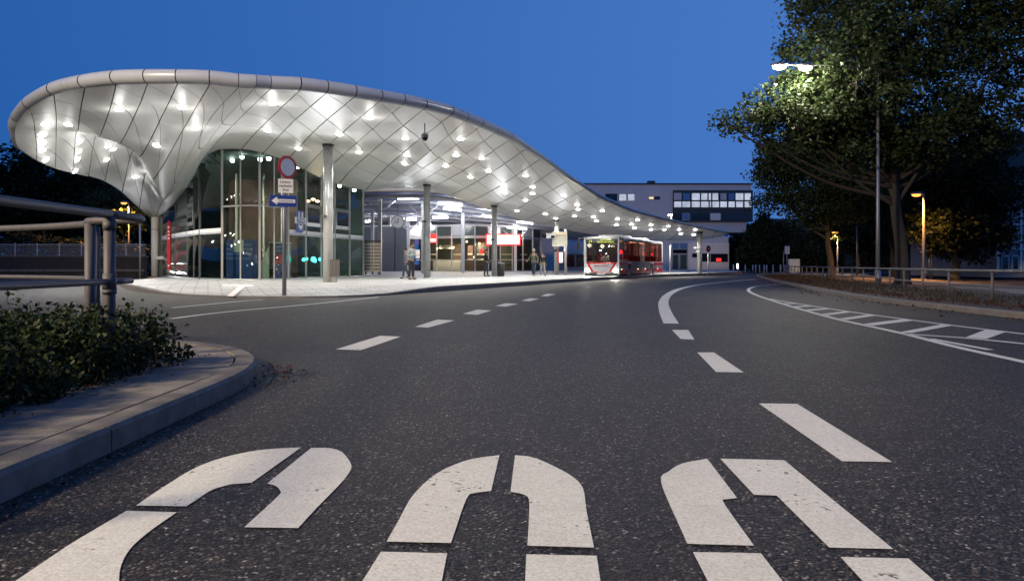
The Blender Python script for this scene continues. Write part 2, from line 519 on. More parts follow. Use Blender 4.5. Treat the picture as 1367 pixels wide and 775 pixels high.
class MB:
    def __init__(self):
        self.v, self.f, self.smooth = [], [], []

    def add(self, vs, fs, smooth=False):
        o = len(self.v)
        self.v += [tuple(p) for p in vs]
        self.f += [tuple(i + o for i in q) for q in fs]
        self.smooth += [smooth] * len(fs)
        return self

    def box(self, c, s, rz=0.0, taper=1.0):
        x, y, z = s[0] / 2, s[1] / 2, s[2] / 2
        ca, sa = math.cos(rz), math.sin(rz)
        vs = []
        for sz, t in ((-z, 1), (z, taper)):
            for sx, sy in ((-x, -y), (x, -y), (x, y), (-x, y)):
                px, py = sx * t, sy * t
                vs.append((c[0] + px * ca - py * sa, c[1] + px * sa + py * ca, c[2] + sz))
        return self.add(vs, [(3, 2, 1, 0), (4, 5, 6, 7), (0, 1, 5, 4), (1, 2, 6, 5), (2, 3, 7, 6), (3, 0, 4, 7)])

    def tube(self, pts, r, n=10, caps=True):
        pts = [Vector(p) for p in pts]
        rs = r if isinstance(r, (list, tuple)) else [r] * len(pts)
        rings, up = [], None
        for i, p in enumerate(pts):
            d = (pts[min(i + 1, len(pts) - 1)] - pts[max(i - 1, 0)]).normalized()
            if up is None:
                up = d.orthogonal().normalized()
            up = (up - d * up.dot(d)).normalized()
            w = d.cross(up)
            rings.append([p + (up * math.cos(2 * PI * k / n) + w * math.sin(2 * PI * k / n)) * rs[i] for k in range(n)])
        vs = [q for R in rings for q in R]
        fs = [(i * n + k, i * n + (k + 1) % n, (i + 1) * n + (k + 1) % n, (i + 1) * n + k) for i in range(len(pts) - 1) for k in range(n)]
        self.add(vs, fs, True)
        if caps:
            o = len(self.v) - len(vs)
            self.f += [tuple(o + k for k in reversed(range(n))), tuple(o + (len(pts) - 1) * n + k for k in range(n))]
            self.smooth += [False, False]
        return self

    def lathe(self, c, prof, n=20):
        vs = [(c[0] + r * math.cos(2 * PI * k / n), c[1] + r * math.sin(2 * PI * k / n), c[2] + z) for r, z in prof for k in range(n)]
        fs = [(i * n + k, i * n + (k + 1) % n, (i + 1) * n + (k + 1) % n, (i + 1) * n + k) for i in range(len(prof) - 1) for k in range(n)]
        self.add(vs, fs, True)
        o = len(self.v) - len(vs)
        self.f += [tuple(o + k for k in reversed(range(n))), tuple(o + (len(prof) - 1) * n + k for k in range(n))]
        self.smooth += [False, False]
        return self

    def sphere(self, c, r, n=12, m=8):
        rr = r if isinstance(r, (tuple, list)) else (r, r, r)
        vs = [(c[0], c[1], c[2] - rr[2])]
        for j in range(1, m):
            a = -PI / 2 + PI * j / m
            vs += [(c[0] + rr[0] * math.cos(a) * math.cos(2 * PI * k / n), c[1] + rr[1] * math.cos(a) * math.sin(2 * PI * k / n), c[2] + rr[2] * math.sin(a)) for k in range(n)]
        vs.append((c[0], c[1], c[2] + rr[2]))
        fs = [(0, 1 + (k + 1) % n, 1 + k) for k in range(n)]
        for j in range(m - 2):
            fs += [(1 + j * n + k, 1 + j * n + (k + 1) % n, 1 + (j + 1) * n + (k + 1) % n, 1 + (j + 1) * n + k) for k in range(n)]
        t = len(vs) - 1
        fs += [(t, 1 + (m - 2) * n + k, 1 + (m - 2) * n + (k + 1) % n) for k in range(n)]
        return self.add(vs, fs, True)

    def prism(self, poly, z0, z1):
        n = len(poly)
        vs = [(p[0], p[1], z0) for p in poly] + [(p[0], p[1], z1) for p in poly]
        fs = [tuple(reversed(range(n))), tuple(range(n, 2 * n))] + [(k, (k + 1) % n, n + (k + 1) % n, n + k) for k in range(n)]
        return self.add(vs, fs)

    def plate(self, origin, ex, ez, poly, th):
        """A flat outline in the plane (ex, ez) with a thickness th behind it."""
        origin, ex, ez = Vector(origin), Vector(ex), Vector(ez)
        nrm = ex.cross(ez).normalized()
        n = len(poly)
        fr = [origin + ex * a + ez * b for a, b in poly]
        vs = fr + [p - nrm * th for p in fr]
        fs = [tuple(range(n)), tuple(n + k for k in reversed(range(n)))] + [(k, n + k, n + (k + 1) % n, (k + 1) % n) for k in range(n)]
        return self.add(vs, fs)

    def grid(self, rows, smooth=True):
        nr, nc = len(rows), len(rows[0])
        return self.add([p for r in rows for p in r], [(i * nc + j, i * nc + j + 1, (i + 1) * nc + j + 1, (i + 1) * nc + j) for i in range(nr - 1) for j in range(nc - 1)], smooth)

    def mesh(self, name, off=(0, 0, 0)):
        me = bpy.data.meshes.new(name)
        me.from_pydata([(x - off[0], y - off[1], z - off[2]) for x, y, z in self.v], [], self.f)
        me.polygons.foreach_set('use_smooth', self.smooth)
        me.update()
        return me

    def build(self, name, material, parent=None, world=True):
        off = BASE.get(parent.name, (0, 0, 0)) if (parent is not None and world) else (0, 0, 0)
        me = self.mesh(name, off)
        me.materials.append(material)
        o = bpy.data.objects.new(name, me)
        COL.objects.link(o)
        if parent is not None:
            o.parent = parent
            BASE[o.name] = off
        return o


def tag(o, label=None, cat=None, group=None, kind=None):
    for k, v in (('label', label), ('category', cat), ('group', group), ('kind', kind)):
        if v:
            o[k] = v
    return o


def thing(name, loc, label, cat, group=None, rz=0.0):
    o = bpy.data.objects.new(name, None)
    COL.objects.link(o)
    o.location = loc
    o.rotation_euler = (0, 0, rz)
    o.empty_display_size = 0.3
    BASE[o.name] = tuple(loc)
    return tag(o, label, cat, group)


def solid(name, mb, material, base, label, cat, group=None):
    """A thing that is one mesh."""
    me = mb.mesh(name, base)
    me.materials.append(material)
    o = bpy.data.objects.new(name, me)
    COL.objects.link(o)
    o.location = base
    BASE[o.name] = tuple(base)
    return tag(o, label, cat, group)


def dup(root, loc, rz=None, label=None, group=None):
    kids = {}
    for o in list(COL.objects):
        if o.parent is not None:
            kids.setdefault(o.parent, []).append(o)

    def cp(o, par):
        c = o.copy()
        COL.objects.link(c)
        if par is not None:
            c.parent = par
        for ch in kids.get(o, []):
            cp(ch, c)
        return c
    r = cp(root, None)
    r.location = loc
    if rz is not None:
        r.rotation_euler = (0, 0, rz)
    return tag(r, label, None, group)


def lamp(name, kind, loc, power, col, parent=None, radius=0.1, aim=None, spot=120, blend=0.6):
    l = bpy.data.lights.new(name, kind)
    l.energy = power
    l.color = col
    l.shadow_soft_size = radius
    if kind == 'SPOT':
        l.spot_size = rad(spot)
        l.spot_blend = blend
    o = bpy.data.objects.new(name, l)
    COL.objects.link(o)
    off = BASE.get(parent.name, (0, 0, 0)) if parent is not None else (0, 0, 0)
    o.location = Vector(loc) - Vector(off)
    if aim is not None:
        o.rotation_euler = Vector(aim).to_track_quat('-Z', 'Y').to_euler()
    if parent is not None:
        o.parent = parent
    return o


def text_mesh(name, txt, size, origin, ex, ez, material, parent, th=0.004, align='CENTER', bold=0.0, squeeze=1.0):
    cu = bpy.data.curves.new(name, 'FONT')
    cu.body = txt
    cu.size = size
    cu.align_x = align
    cu.align_y = 'CENTER'
    cu.extrude = th
    cu.offset = bold
    cu.resolution_u = 2
    t = bpy.data.objects.new(name, cu)
    COL.objects.link(t)
    me = bpy.data.meshes.new_from_object(t.evaluated_get(bpy.context.evaluated_depsgraph_get()))
    bpy.data.objects.remove(t)
    ex, ez = Vector(ex).normalized(), Vector(ez).normalized()
    n = ex.cross(ez)
    Mx = Matrix((ex * squeeze, ez, n)).transposed().to_4x4()
    off = Vector(BASE.get(parent.name, (0, 0, 0)))
    Mx.translation = Vector(origin) - off
    me.transform(Mx)
    me.materials.clear()
    me.materials.append(material)
    me.name = name
    o = bpy.data.objects.new(name, me)
    COL.objects.link(o)
    o.parent = parent
    BASE[o.name] = tuple(off)
    return o


def cr(p0, p1, p2, p3, t):
    return 0.5 * ((2 * p1) + (p2 - p0) * t + (2 * p0 - 5 * p1 + 4 * p2 - p3) * t * t + (3 * p1 - p0 - 3 * p2 + p3) * t ** 3)


def smooth_path(pts, n=6, closed=False):
    pts = [Vector(p) for p in pts]
    out = []
    m = len(pts)
    for i in range(m if closed else m - 1):
        if closed:
            a, b, c, d = (pts[(i + k) % m] for k in (-1, 0, 1, 2))
        else:
            b, c = pts[i], pts[i + 1]
            a = pts[i - 1] if i else b * 2 - c
            d = pts[i + 2] if i + 2 < m else c * 2 - b
        out += [cr(a, b, c, d, k / n) for k in range(n)]
    if not closed:
        out.append(pts[-1])
    return out


def interp(tab, x):
    if x <= tab[0][0]:
        return tab[0][1]
    for (a, ya), (b, yb) in zip(tab, tab[1:]):
        if x <= b:
            return ya + (yb - ya) * (x - a) / (b - a)
    return tab[-1][1]


def sstep(a, b, x):
    t = min(1, max(0, (x - a) / (b - a)))
    return t * t * (3 - 2 * t)


def resample(pts, step):
    pts = [Vector(p) for p in pts]
    L = [0]
    for a, b in zip(pts, pts[1:]):
        L.append(L[-1] + (b - a).length)
    n = max(1, round(L[-1] / step))
    out, j = [], 0
    for k in range(n + 1):
        s = L[-1] * k / n
        while j < len(pts) - 2 and L[j + 1] < s:
            j += 1
        d = L[j + 1] - L[j]
        out.append(pts[j].lerp(pts[j + 1], (s - L[j]) / d if d else 0))
    return out


def clip_poly(poly, clipper):
    """Sutherland-Hodgman, both convex and counter-clockwise."""
    out = [tuple(p) for p in poly]
    n = len(clipper)
    for i in range(n):
        a, b = clipper[i], clipper[(i + 1) % n]
        inp, out = out, []
        if not inp:
            return []

        def side(p):
            return (b[0] - a[0]) * (p[1] - a[1]) - (b[1] - a[1]) * (p[0] - a[0])
        for j in range(len(inp)):
            p, q = inp[j - 1], inp[j]
            sp, sq = side(p), side(q)
            if (sp >= 0) != (sq >= 0):
                t = sp / (sp - sq)
                out.append((p[0] + (q[0] - p[0]) * t, p[1] + (q[1] - p[1]) * t))
            if sq >= 0:
                out.append(q)
    return out

# ================================================================== ground, road, markings
def structure(name, mb, material, label=None):
    o = mb.build(name, material)
    return tag(o, label, None, None, 'structure')


structure('ground', MB().add([(-1500, -1500, -0.03), (1500, -1500, -0.03), (1500, 1500, -0.03), (-1500, 1500, -0.03)], [(0, 1, 2, 3)]), M['earth'], 'dark ground reaching the horizon')
road = structure('road', MB().add([(-90, -30, 0), (70, -30, 0), (70, 150, 0), (-90, 150, 0)], [(0, 1, 2, 3)]), M['asphalt'], 'dark grey asphalt road with white painted markings')
ZM = 0.004


def rounded(pts):
    """Follow the curved stretches of an outline, keep its corners."""
    n = len(pts)
    turn = []
    for i in range(n):
        a, b = pts[i] - pts[i - 1], pts[(i + 1) % n] - pts[i]
        turn.append(a.angle(b) if a.length > 1e-6 and b.length > 1e-6 else 0)
    out = []
    for i in range(n):
        j = (i + 1) % n
        out.append(pts[i])
        si, sj = turn[i] < 0.72, turn[j] < 0.72
        if n > 6 and (si or sj) and (turn[i] > 0.12 or turn[j] > 0.12):
            p0 = pts[i - 1] if si else pts[i] * 2 - pts[j]
            p3 = pts[(j + 1) % n] if sj else pts[j] * 2 - pts[i]
            out += [cr(p0, pts[i], pts[j], p3, t) for t in (0.25, 0.5, 0.75)]
    return out


def mark(name, polys, z=ZM):
    mb = MB()
    for p in polys:
        pts = [G(x, y, z) for x, y in p]
        pts = rounded(pts)
        area = sum(a.x * b.y - b.x * a.y for a, b in zip(pts, pts[1:] + pts[:1]))
        if area < 0:
            pts.reverse()
        me = mathutils_tess(pts)
        mb.add(pts, me)
    return mb.build(name, M['paint'], road)


def mathutils_tess(pts):
    from mathutils.geometry import tessellate_polygon
    out = []
    for t in tessellate_polygon([pts]):
        a, b, c = (pts[i] for i in t)
        if (b - a).cross(c - a).z < 0:
            t = (t[0], t[2], t[1])
        out.append(tuple(t))
    return out


def ribbon(name, px, w, z=ZM, n=8):
    c = smooth_path([G(x, y, z) for x, y in px], n)
    mb = MB()
    rows = []
    for i, p in enumerate(c):
        d = (c[min(i + 1, len(c) - 1)] - c[max(i - 1, 0)])
        d.z = 0
        nrm = Vector((-d.y, d.x, 0)).normalized()
        rows.append((p - nrm * w / 2, p + nrm * w / 2))
    mb.add([q for r in rows for q in r], [(2 * i, 2 * i + 2, 2 * i + 3, 2 * i + 1) for i in range(len(rows) - 1)])
    return mb.build(name, M['paint'], road)


S_GLYPH = [
    [(181.6, 674), (214, 652), (259, 624.7), (298.5, 610), (348, 600), (402, 596.5), (336, 643.6), (308.5, 645.6), (283.6, 653), (263.7, 665.5), (248.8, 675)],
    [(415.4, 597.3), (437.8, 597.3), (452, 600.5), (460, 606), (469, 620), (465, 632), (450, 649.6), (423, 677), (398, 704), (326, 703), (370.6, 662), (374, 654.5), (368, 648), (357, 644.6)],
    [(169, 681), (236, 683), (199, 709), (174, 731.6), (161.7, 754), (159, 775), (161, 800), (-75, 830), (20, 775), (88, 729)]]
U_GLYPH = [
    [(666.7, 607), (655.7, 654.5), (634, 657), (623, 664.5), (602, 724), (516, 722), (532, 694), (552, 659.5), (582, 632), (617, 615.7), (642, 610)],
    [(508.5, 735.6), (597, 737.6), (589.6, 775), (573, 860), (430, 860), (483.6, 775)],
    [(687.5, 607), (710, 609.4), (735, 619.5), (763, 634.6), (778, 650.6), (783, 680.8), (793, 730), (704, 727.5), (706, 693), (706, 665.7), (697.6, 659), (681.5, 655.7)],
    [(702.6, 739), (796.6, 741), (801.6, 775), (815, 860), (698.6, 860), (701, 775)]]
B_GLYPH = [
    [(882.5, 643), (893.6, 628), (911, 618), (944, 611.5), (984, 664), (969, 665.7), (966.4, 670.8), (1006.6, 727.5), (917.7, 725)],
    [(961.4, 611.5), (1046.8, 613.5), (1192.6, 732), (1107, 730), (1036.8, 660.7), (1006.6, 659.7)],
    [(925, 736), (1015.7, 737.6), (1045, 775), (1112, 860), (989, 860), (945, 775)],
    [(1122, 742.6), (1212.7, 744.6), (1248, 775), (1346, 860), (1231, 860), (1152, 775)]]
for gl in (S_GLYPH, U_GLYPH, B_GLYPH):
    mark('painted_letter', gl)
for q in ([(1013, 538), (1064, 538.5), (1191, 616), (1124, 615)], [(930.7, 470), (953, 470), (993, 496.7), (956, 496)], [(897, 440), (918.8, 440), (927, 453), (908.5, 452)],
          [(448, 466), (482, 467), (535, 449), (507.6, 447.8)], [(554, 435.8), (571, 437), (607, 427.4), (584, 426.2)], [(618, 418.5), (637, 420), (656, 414.2), (637, 413)],
          [(661.6, 408), (675, 409), (692, 405.3), (675, 404.5)], [(696, 401), (707, 402), (719.7, 398.6), (707, 397.7)], [(722, 394.7), (730, 395.4), (742, 392.6), (731, 391.8)]):
    mark('lane_dash', [q])
ribbon('lane_curve', [(896, 431.5), (888, 415), (886, 402), (893, 392.5), (908, 385.3), (931, 380.2), (959, 377), (990, 374), (1030, 370.5)], 0.24)
ribbon('edge_line', [(228, 425), (302, 416), (412, 406), (505, 396.4)], 0.12)
ribbon('edge_line', [(230, 410.5), (319, 402), (350, 399.8)], 0.10)
ribbon('hatch_border', [(1047, 378.6), (1016, 381), (1002.5, 384), (999.5, 388), (1010, 393.7), (1036.7, 402.7), (1070.8, 413), (1122, 426.6), (1200.6, 443.7), (1276, 462.5), (1367, 482.5), (1500, 512)], 0.12)
ribbon('hatch_border', [(1026, 398.5), (1071, 406), (1139, 416.4), (1217.7, 427), (1276, 434.5), (1367, 445.4), (1500, 461)], 0.11)
ribbon('hatch_border', [(1207, 445.2), (1289.5, 450.8), (1367, 458.4), (1500, 472)], 0.12)
ribbon('hatch_border', [(1242, 451.8), (1322, 466.6)], 0.10)
for q in ([(1200.6, 443), (1216, 444.3), (1273, 433.9), (1258.7, 432.3)], [(1152.8, 432), (1164.8, 434.2), (1219.4, 427.6), (1205.8, 425.6)], [(1120, 424.8), (1130.6, 426.6), (1170, 420.8), (1159.6, 419.4)],
          [(1096.4, 418.8), (1105, 420.5), (1135.7, 416.4), (1127, 415.2)], [(1074, 413), (1081, 414.7), (1108, 412.2), (1101.6, 411.2)], [(1057, 408.5), (1064, 410), (1084.5, 408.6), (1077.7, 407.6)],
          [(1041.8, 404.4), (1047, 405.8), (1064, 405.2), (1058.9, 404.4)], [(1289.5, 449.7), (1316.8, 452), (1342, 443), (1315, 440)]):
    mark('hatch_stripe', [q], ZM + 0.003)


# ================================================================== station pavement (platform) with its kerb
def zp(x, y):
    return 0.05 + 0.13 * sstep(21.5, 25.5, y) + 0.13 * sstep(46, 72, y)


FRONT = smooth_path([(-21.6, 45, 0), (-19.6, 38.5, 0), (-17.7, 32.5, 0), (-13.5, 25.7, 0), (-10.4, 22.1, 0), (-8, 20.4, 0), (-6.3, 20.0, 0), (-5.0, 20.4, 0), (-4.0, 21.6, 0), (-3.25, 23.4, 0),
                     (-2.2, 25.7, 0), (-1.0, 28.5, 0), (0.55, 32, 0), (2.1, 35.8, 0), (3.8, 39.7, 0), (5.5, 43.4, 0), (8.6, 49.3, 0), (12.4, 55, 0), (16.3, 59, 0), (19, 62, 0), (21.5, 67, 0)], 6)


def offset_line(pts, d):
    out = []
    for i, p in enumerate(pts):
        t = pts[min(i + 1, len(pts) - 1)] - pts[max(i - 1, 0)]
        t.z = 0
        n = Vector((-t.y, t.x, 0)).normalized()
        out.append(p + n * d)
    return out


inner = offset_line(FRONT, 0.16)
rows = []
nb = len(inner)
for k in range(27):
    t = (k / 26) ** 1.5
    row = []
    for i, p in enumerate(inner):
        b = Vector((-27 + 52 * i / (nb - 1), 66 + 26 * i / (nb - 1), 0))
        q = p.lerp(b, t)
        row.append((q.x, q.y, zp(q.x, q.y)))
    rows.append(row)
structure('station_pavement', MB().grid(rows, True), M['paving'], 'pale paved bus station forecourt under the canopy')
kerb_root = thing('station_kerb', (-2.2, 25.7, 0), 'long curved granite kerb round the pale bus platform', None)
kerb_root['kind'] = 'structure'


def kerb_stones(path, root, height, width, material, step, gap=0.008, name='kerb_stone', z0=-0.05, side=1):
    pts = resample(path, step)
    off = offset_line(pts, width * side)
    for i in range(len(pts) - 1):
        a, b, c, d = pts[i], pts[i + 1], off[i + 1], off[i]
        g = gap / max(0.05, (b - a).length)
        A, B, C, D = a.lerp(b, g), b.lerp(a, g), c.lerp(d, g), d.lerp(c, g)
        ha, hb = height(a), height(b)
        ch = min(0.022, ha * 0.3)
        k = ch / width
        A2, B2 = A.lerp(D, k), B.lerp(C, k)
        vs = []
        for (o, m_, n_, h) in ((A, A2, D, ha), (B, B2, C, hb)):
            vs += [(o.x, o.y, z0), (o.x, o.y, h - ch), (m_.x, m_.y, h), (n_.x, n_.y, h), (n_.x, n_.y, z0)]
        fs = [(0, 1, 2, 3, 4), (9, 8, 7, 6, 5)] + [(j, j + 5, (j + 1) % 5 + 5, (j + 1) % 5) for j in range(5)]
        MB().add(vs, fs).build(name, material, root)


kerb_stones(FRONT, kerb_root, lambda p: zp(p.x, p.y) + 0.004, 0.15, M['kerb'], 1.0)
tac = MB()
for q in ([(297, 379.3), (339, 380), (338, 381.6), (297, 381)], [(319, 381.6), (327, 381.8), (312, 389), (303, 388.6)]):
    pts = [G(x, y, 0.185) for x, y in q]
    for p in pts:
        p.z = zp(p.x, p.y) + 0.005
    tac.add(pts, [(0, 1, 2, 3)] if (pts[1] - pts[0]).cross(pts[2] - pts[0]).z > 0 else [(3, 2, 1, 0)])
structure('guide_strip', tac, M['paleblock'], 'white painted guide strip on the pale pavement')

# ================================================================== near island: kerb, slabs, hedge, railing
IS = smooth_path([(-2.05, -4, 0), (-2.05, -1.5, 0), (-2.04, 1.0, 0), (-2.03, 3.0, 0), (-2.03, 4.6, 0), (-2.05, 5.45, 0), (-2.17, 6.1, 0), (-2.42, 6.7, 0), (-2.85, 7.27, 0), (-3.5, 7.75, 0), (-4.4, 8.05, 0), (-6.5, 8.3, 0), (-10, 8.5, 0), (-14, 8.6, 0)], 6)
ik = thing('island_kerb', (-2.05, 3, 0), 'low worn concrete kerb curving round the planted corner', None)
ik['kind'] = 'structure'
kerb_stones([p for p in IS if p.y <= 4.61], ik, lambda p: 0.128, 0.17, M['nearkerb'], 1.0, 0.005)
kerb_stones([p for p in IS if p.y >= 4.59 and p.x > -4.6], ik, lambda p: 0.128, 0.17, M['nearkerb'], 0.36, 0.002)
kerb_stones([p for p in IS if p.x <= -4.39], ik, lambda p: 0.128, 0.17, M['nearkerb'], 1.0, 0.005)
inn = offset_line(IS, 0.187)
region = [(p.x, p.y) for p in resample(inn, 0.35)] + [(-14, -4)]
bed = MB()
bed.add([(x, y, 0.102) for x, y in region], [tuple(range(len(region)))])
structure('planting_bed', bed, M['earth'], 'dark soil bed under the hedge')
pav = thing('island_paving', (-2.6, 4, 0.1), 'strip of worn concrete slabs between the kerb and the hedge', None)
pav['kind'] = 'structure'
ys = -3.9
while ys < 8.6:
    for cxi in range(0, 9):
        x1 = -2.215 - 0.75 * cxi
        x0 = x1 - 0.75
        if (ys < 5.9 and cxi > 0) or (ys < 6.4 and cxi > 1):
            continue
        g = 0.004
        poly = clip_poly([(x0 + g, ys + g), (x1 - g, ys + g), (x1 - g, ys + 0.5 - g), (x0 + g, ys + 0.5 - g)], region)
        if len(poly) < 3:
            continue
        ar = 0.5 * abs(sum(a[0] * b[1] - b[0] * a[1] for a, b in zip(poly, poly[1:] + poly[:1])))
        if ar < 0.004:
            continue
        MB().prism(poly, 0.09, 0.119 + random.uniform(-0.002, 0.002)).build('paving_slab', M['slab'], pav)
    ys += 0.5


def leaf_cards(pos, size, rng, tilt=0.8, aspect=0.55, fold=0.18, jitter=0.35):
    """Many small folded leaves as one vertex array."""
    n = len(pos)
    a = rng.uniform(0, 2 * PI, n)
    el = rng.normal(0, tilt, n)
    d = np.stack([np.cos(a) * np.cos(el), np.sin(a) * np.cos(el), np.sin(el)], 1)
    h = rng.normal(0, 1, (n, 3))
    s = np.cross(d, h)
    s /= np.linalg.norm(s, axis=1)[:, None] + 1e-9
    u = np.cross(d, s)
    L = (size * (1 + rng.uniform(-jitter, jitter, n)))[:, None]
    w = L * aspect * 0.5
    p0 = pos
    p1 = pos + d * L * 0.5 + s * w + u * L * fold
    p2 = pos + d * L
    p3 = pos + d * L * 0.5 - s * w + u * L * fold
    return np.stack([p0, p1, p2, p3], 1).reshape(-1, 3)


def cards_object(name, verts, material, parent=None, off=(0, 0, 0)):
    n = len(verts) // 4
    me = bpy.data.meshes.new(name)
    me.vertices.add(4 * n)
    me.vertices.foreach_set('co', (verts - np.array(off)).astype(np.float32).ravel())
    me.loops.add(4 * n)
    me.loops.foreach_set('vertex_index', np.arange(4 * n, dtype=np.int32))
    me.polygons.add(n)
    me.polygons.foreach_set('loop_start', np.arange(0, 4 * n, 4, dtype=np.int32))
    me.update(calc_edges=True)
    me.validate()
    me.materials.append(material)
    o = bpy.data.objects.new(name, me)
    COL.objects.link(o)
    if parent is not None:
        o.parent = parent
    return o


def hedge_height(x, y):
    e = min(1, max(0, (y - 1.0) / 0.3)) * min(1, max(0, (6.3 - y) / 0.45)) * min(1, max(0, (-2.79 - x) / 0.2))
    return 0.53 * math.sqrt(max(0, e)) * (1 + 0.16 * math.sin(3.1 * x + 1.7 * y) + 0.14 * math.sin(5.3 * y - 2 * x))


hb = (-3.7, 4.2, 0.11)
hedge = thing('hedge', hb, 'low dark green leafy hedge on the kerbed corner under the tube railing', 'hedge')
pts, stems = [], MB()
k = 0
while k < 2300:
    x, y = random.uniform(-5.3, -2.79), random.uniform(0.9, 6.3)
    hh = hedge_height(x, y)
    if hh < 0.12:
        continue
    k += 1
    lean = Vector((random.gauss(0, 0.16) + (0.10 if x > -3.25 else 0), random.gauss(0, 0.16) + (0.15 if y > 6.2 else 0), 1)).normalized()
    top = hh * random.uniform(0.62, 1.12) + (random.uniform(0.03, 0.15) if random.random() < 0.06 else 0)
    base = Vector((x, y, 0.11))
    if k % 4 == 0:
        stems.tube([base, base + lean * top * 0.55, base + lean * top * 0.97], [0.005, 0.004, 0.0015], 4, False)
    m = 28
    for j in range(m):
        t = top * (0.12 + 0.88 * (j / m) ** 0.8)
        p = base + lean * t
        pts.append((p.x + random.gauss(0, 0.034), p.y + random.gauss(0, 0.034), p.z))
fo = cards_object('foliage', leaf_cards(np.array(pts), 0.05, RNG, 0.7, 0.55), M['leafhedge'], hedge, hb)
fo['kind'] = 'stuff'
hs_ = stems.build('stem', M['bark'], hedge)
hs_['kind'] = 'stuff'

# dead leaves in the gutter, on the verge and at the hedge foot
pp = []
for _ in range(110):
    a = random.uniform(0, 1)
    pp.append((-1.93 + random.gauss(0, 0.09) - max(0, a - 0.6) * 0.6, 5.6 + a * 1.0 + random.gauss(0, 0.1), 0.012 + random.uniform(0, 0.02)))
for _ in range(16):
    pp.append((-1.97 + abs(random.gauss(0, 0.06)), random.uniform(2.2, 5.6), 0.01))
for _ in range(200):
    pp.append((-2.9 + abs(random.gauss(0, 0.10)), random.uniform(2.5, 6.6), 0.13))
crumb = [(-1.85 + random.gauss(0, 0.14), 5.9 + random.gauss(0, 0.35), 0.008) for _ in range(90)] + [(-1.98 + abs(random.gauss(0, 0.05)), random.uniform(0.5, 6), 0.008) for _ in range(260)]
gv_ = cards_object('grit', leaf_cards(np.array(crumb), 0.014, RNG, 0.4, 0.9, 0.3), M['slab'])
tag(gv_, 'pale grit and twigs swept along the near kerb', None, None, 'stuff')
lit = cards_object('leaf_litter', leaf_cards(np.array(pp), 0.026, RNG, 0.2, 0.7, 0.25), M['litter'])
tag(lit, 'scattered reddish brown fallen leaves along the near kerb', None, None, 'stuff')

rb = (-3.0, 5.36, 0.11)
rail = thing('tube_railing', rb, 'thick grey painted tube railing standing in the hedge on the corner', 'railing')
TZ, LZ = 1.322, 0.82
for zt, r in ((TZ, 0.033), (LZ, 0.023)):
    path = [(-2.93, 1.5, zt), (-2.97, 3.4, zt), (-3.0, 5.36, zt)]
    MB().tube(path, r, 14).build('handrail' if zt == TZ else 'lower_rail', M['rail'], rail)
    bend = smooth_path([(-3.0, 5.37, zt), (-3.02, 5.75, zt), (-3.15, 6.05, zt), (-3.66, 6.24, zt), (-4.0, 6.72, zt), (-5.4, 7.55, zt), (-9, 9.0, zt)], 5)
    if zt == TZ:
        MB().tube(bend, r, 14).build('handrail', M['rail'], rail)
    else:
        MB().tube([(-3.0, 5.37, zt), (-3.02, 5.7, zt)], r, 14).build('rail_stub', M['rail'], rail)
        MB().tube(bend[17:], r * 0.9, 12).build('lower_rail', M['rail'], rail)
for (x, y, r) in ((-3.0, 5.36, 0.041), (-3.66, 6.24, 0.045), (-3.87, 6.70, 0.03), (-5.6, 7.62, 0.035), (-2.95, 2.0, 0.041)):
    MB().tube([(x, y, 0.05), (x, y, TZ - 0.02)], r, 14).build('post', M['rail'], rail)
for (z, r, h) in ((TZ - 0.085, 0.046, 0.07), (LZ, 0.048, 0.12), (LZ - 0.075, 0.05, 0.03)):
    MB().tube([(-3.0, 5.36, z - h / 2), (-3.0, 5.36, z + h / 2)], r, 14).build('collar', M['rail'], rail)

# ================================================================== verge on the far side of the road
VK = smooth_path([(9.1, 2, 0), (8.95, 8, 0), (8.87, 12.4, 0), (8.97, 14.7, 0), (9.25, 18.5, 0), (10.45, 24.4, 0), (12.1, 30.8, 0), (13.9, 38, 0), (17, 49, 0), (20.5, 60, 0), (27, 73, 0), (38, 82, 0)], 5)
vk = thing('verge_kerb', (9.2, 18, 0), 'worn granite kerb along the grassy verge beyond the hatched lane', None)
vk['kind'] = 'structure'
kerb_stones(VK, vk, lambda p: 0.115, 0.15, M['kerb'], 1.1, 0.008, side=-1)
v0, v1 = offset_line(VK, -0.16), offset_line(VK, -5.2)
rows = []
for t in (0, 0.12, 0.25, 0.4, 0.6, 0.8, 1):
    rows.append([tuple(a.lerp(b, t) + Vector((0, 0, 0.10 + 0.06 * math.sin(PI * min(1, t * 2)) + 0.02 * math.sin(i * 1.7 + 9 * t)))) for i, (a, b) in enumerate(zip(v0, v1))])
structure('verge', MB().grid([list(reversed(r)) for r in rows]), M['earth'], 'dark grassy verge behind the kerb')
gp, lp = [], []
dense = resample(VK, 0.25)
for i, (a, b) in enumerate(zip(dense, offset_line(dense, -3.0))):
    if a.y < 9 or a.y > 52:
        continue
    for _ in range(34):
        q = a.lerp(b, random.uniform(0.12, 1.0))
        gp.append((q.x + random.gauss(0, 0.1), q.y + random.gauss(0, 0.1), 0.12))
    for _ in range(22):
        q = a.lerp(b, min(1, abs(random.gauss(0.16, 0.22)) + 0.05))
        lp.append((q.x, q.y, 0.15 + random.uniform(0, 0.03)))
    for _ in range(3):
        q = a.lerp(b, -abs(random.gauss(0.0, 0.12)) - 0.01)
        lp.append((q.x, q.y, 0.012))
gv = leaf_cards(np.array(gp), 0.13, RNG, 0.3, 0.10, 0.05)
gv = gv.reshape(-1, 4, 3)
ang = RNG.uniform(0, 2 * PI, len(gv))
for kk, hgt, wd in ((0, 0, 0), (1, 0.07, 0.008), (2, 0.13, 0.02), (3, 0.07, -0.008)):
    sc = RNG.uniform(0.6, 1.4, len(gv))
    gv[:, kk] = gv[:, 0] + np.stack([np.cos(ang) * wd, np.sin(ang) * wd, np.full(len(gv), hgt)], 1) * (sc[:, None] if kk == 2 else 1)
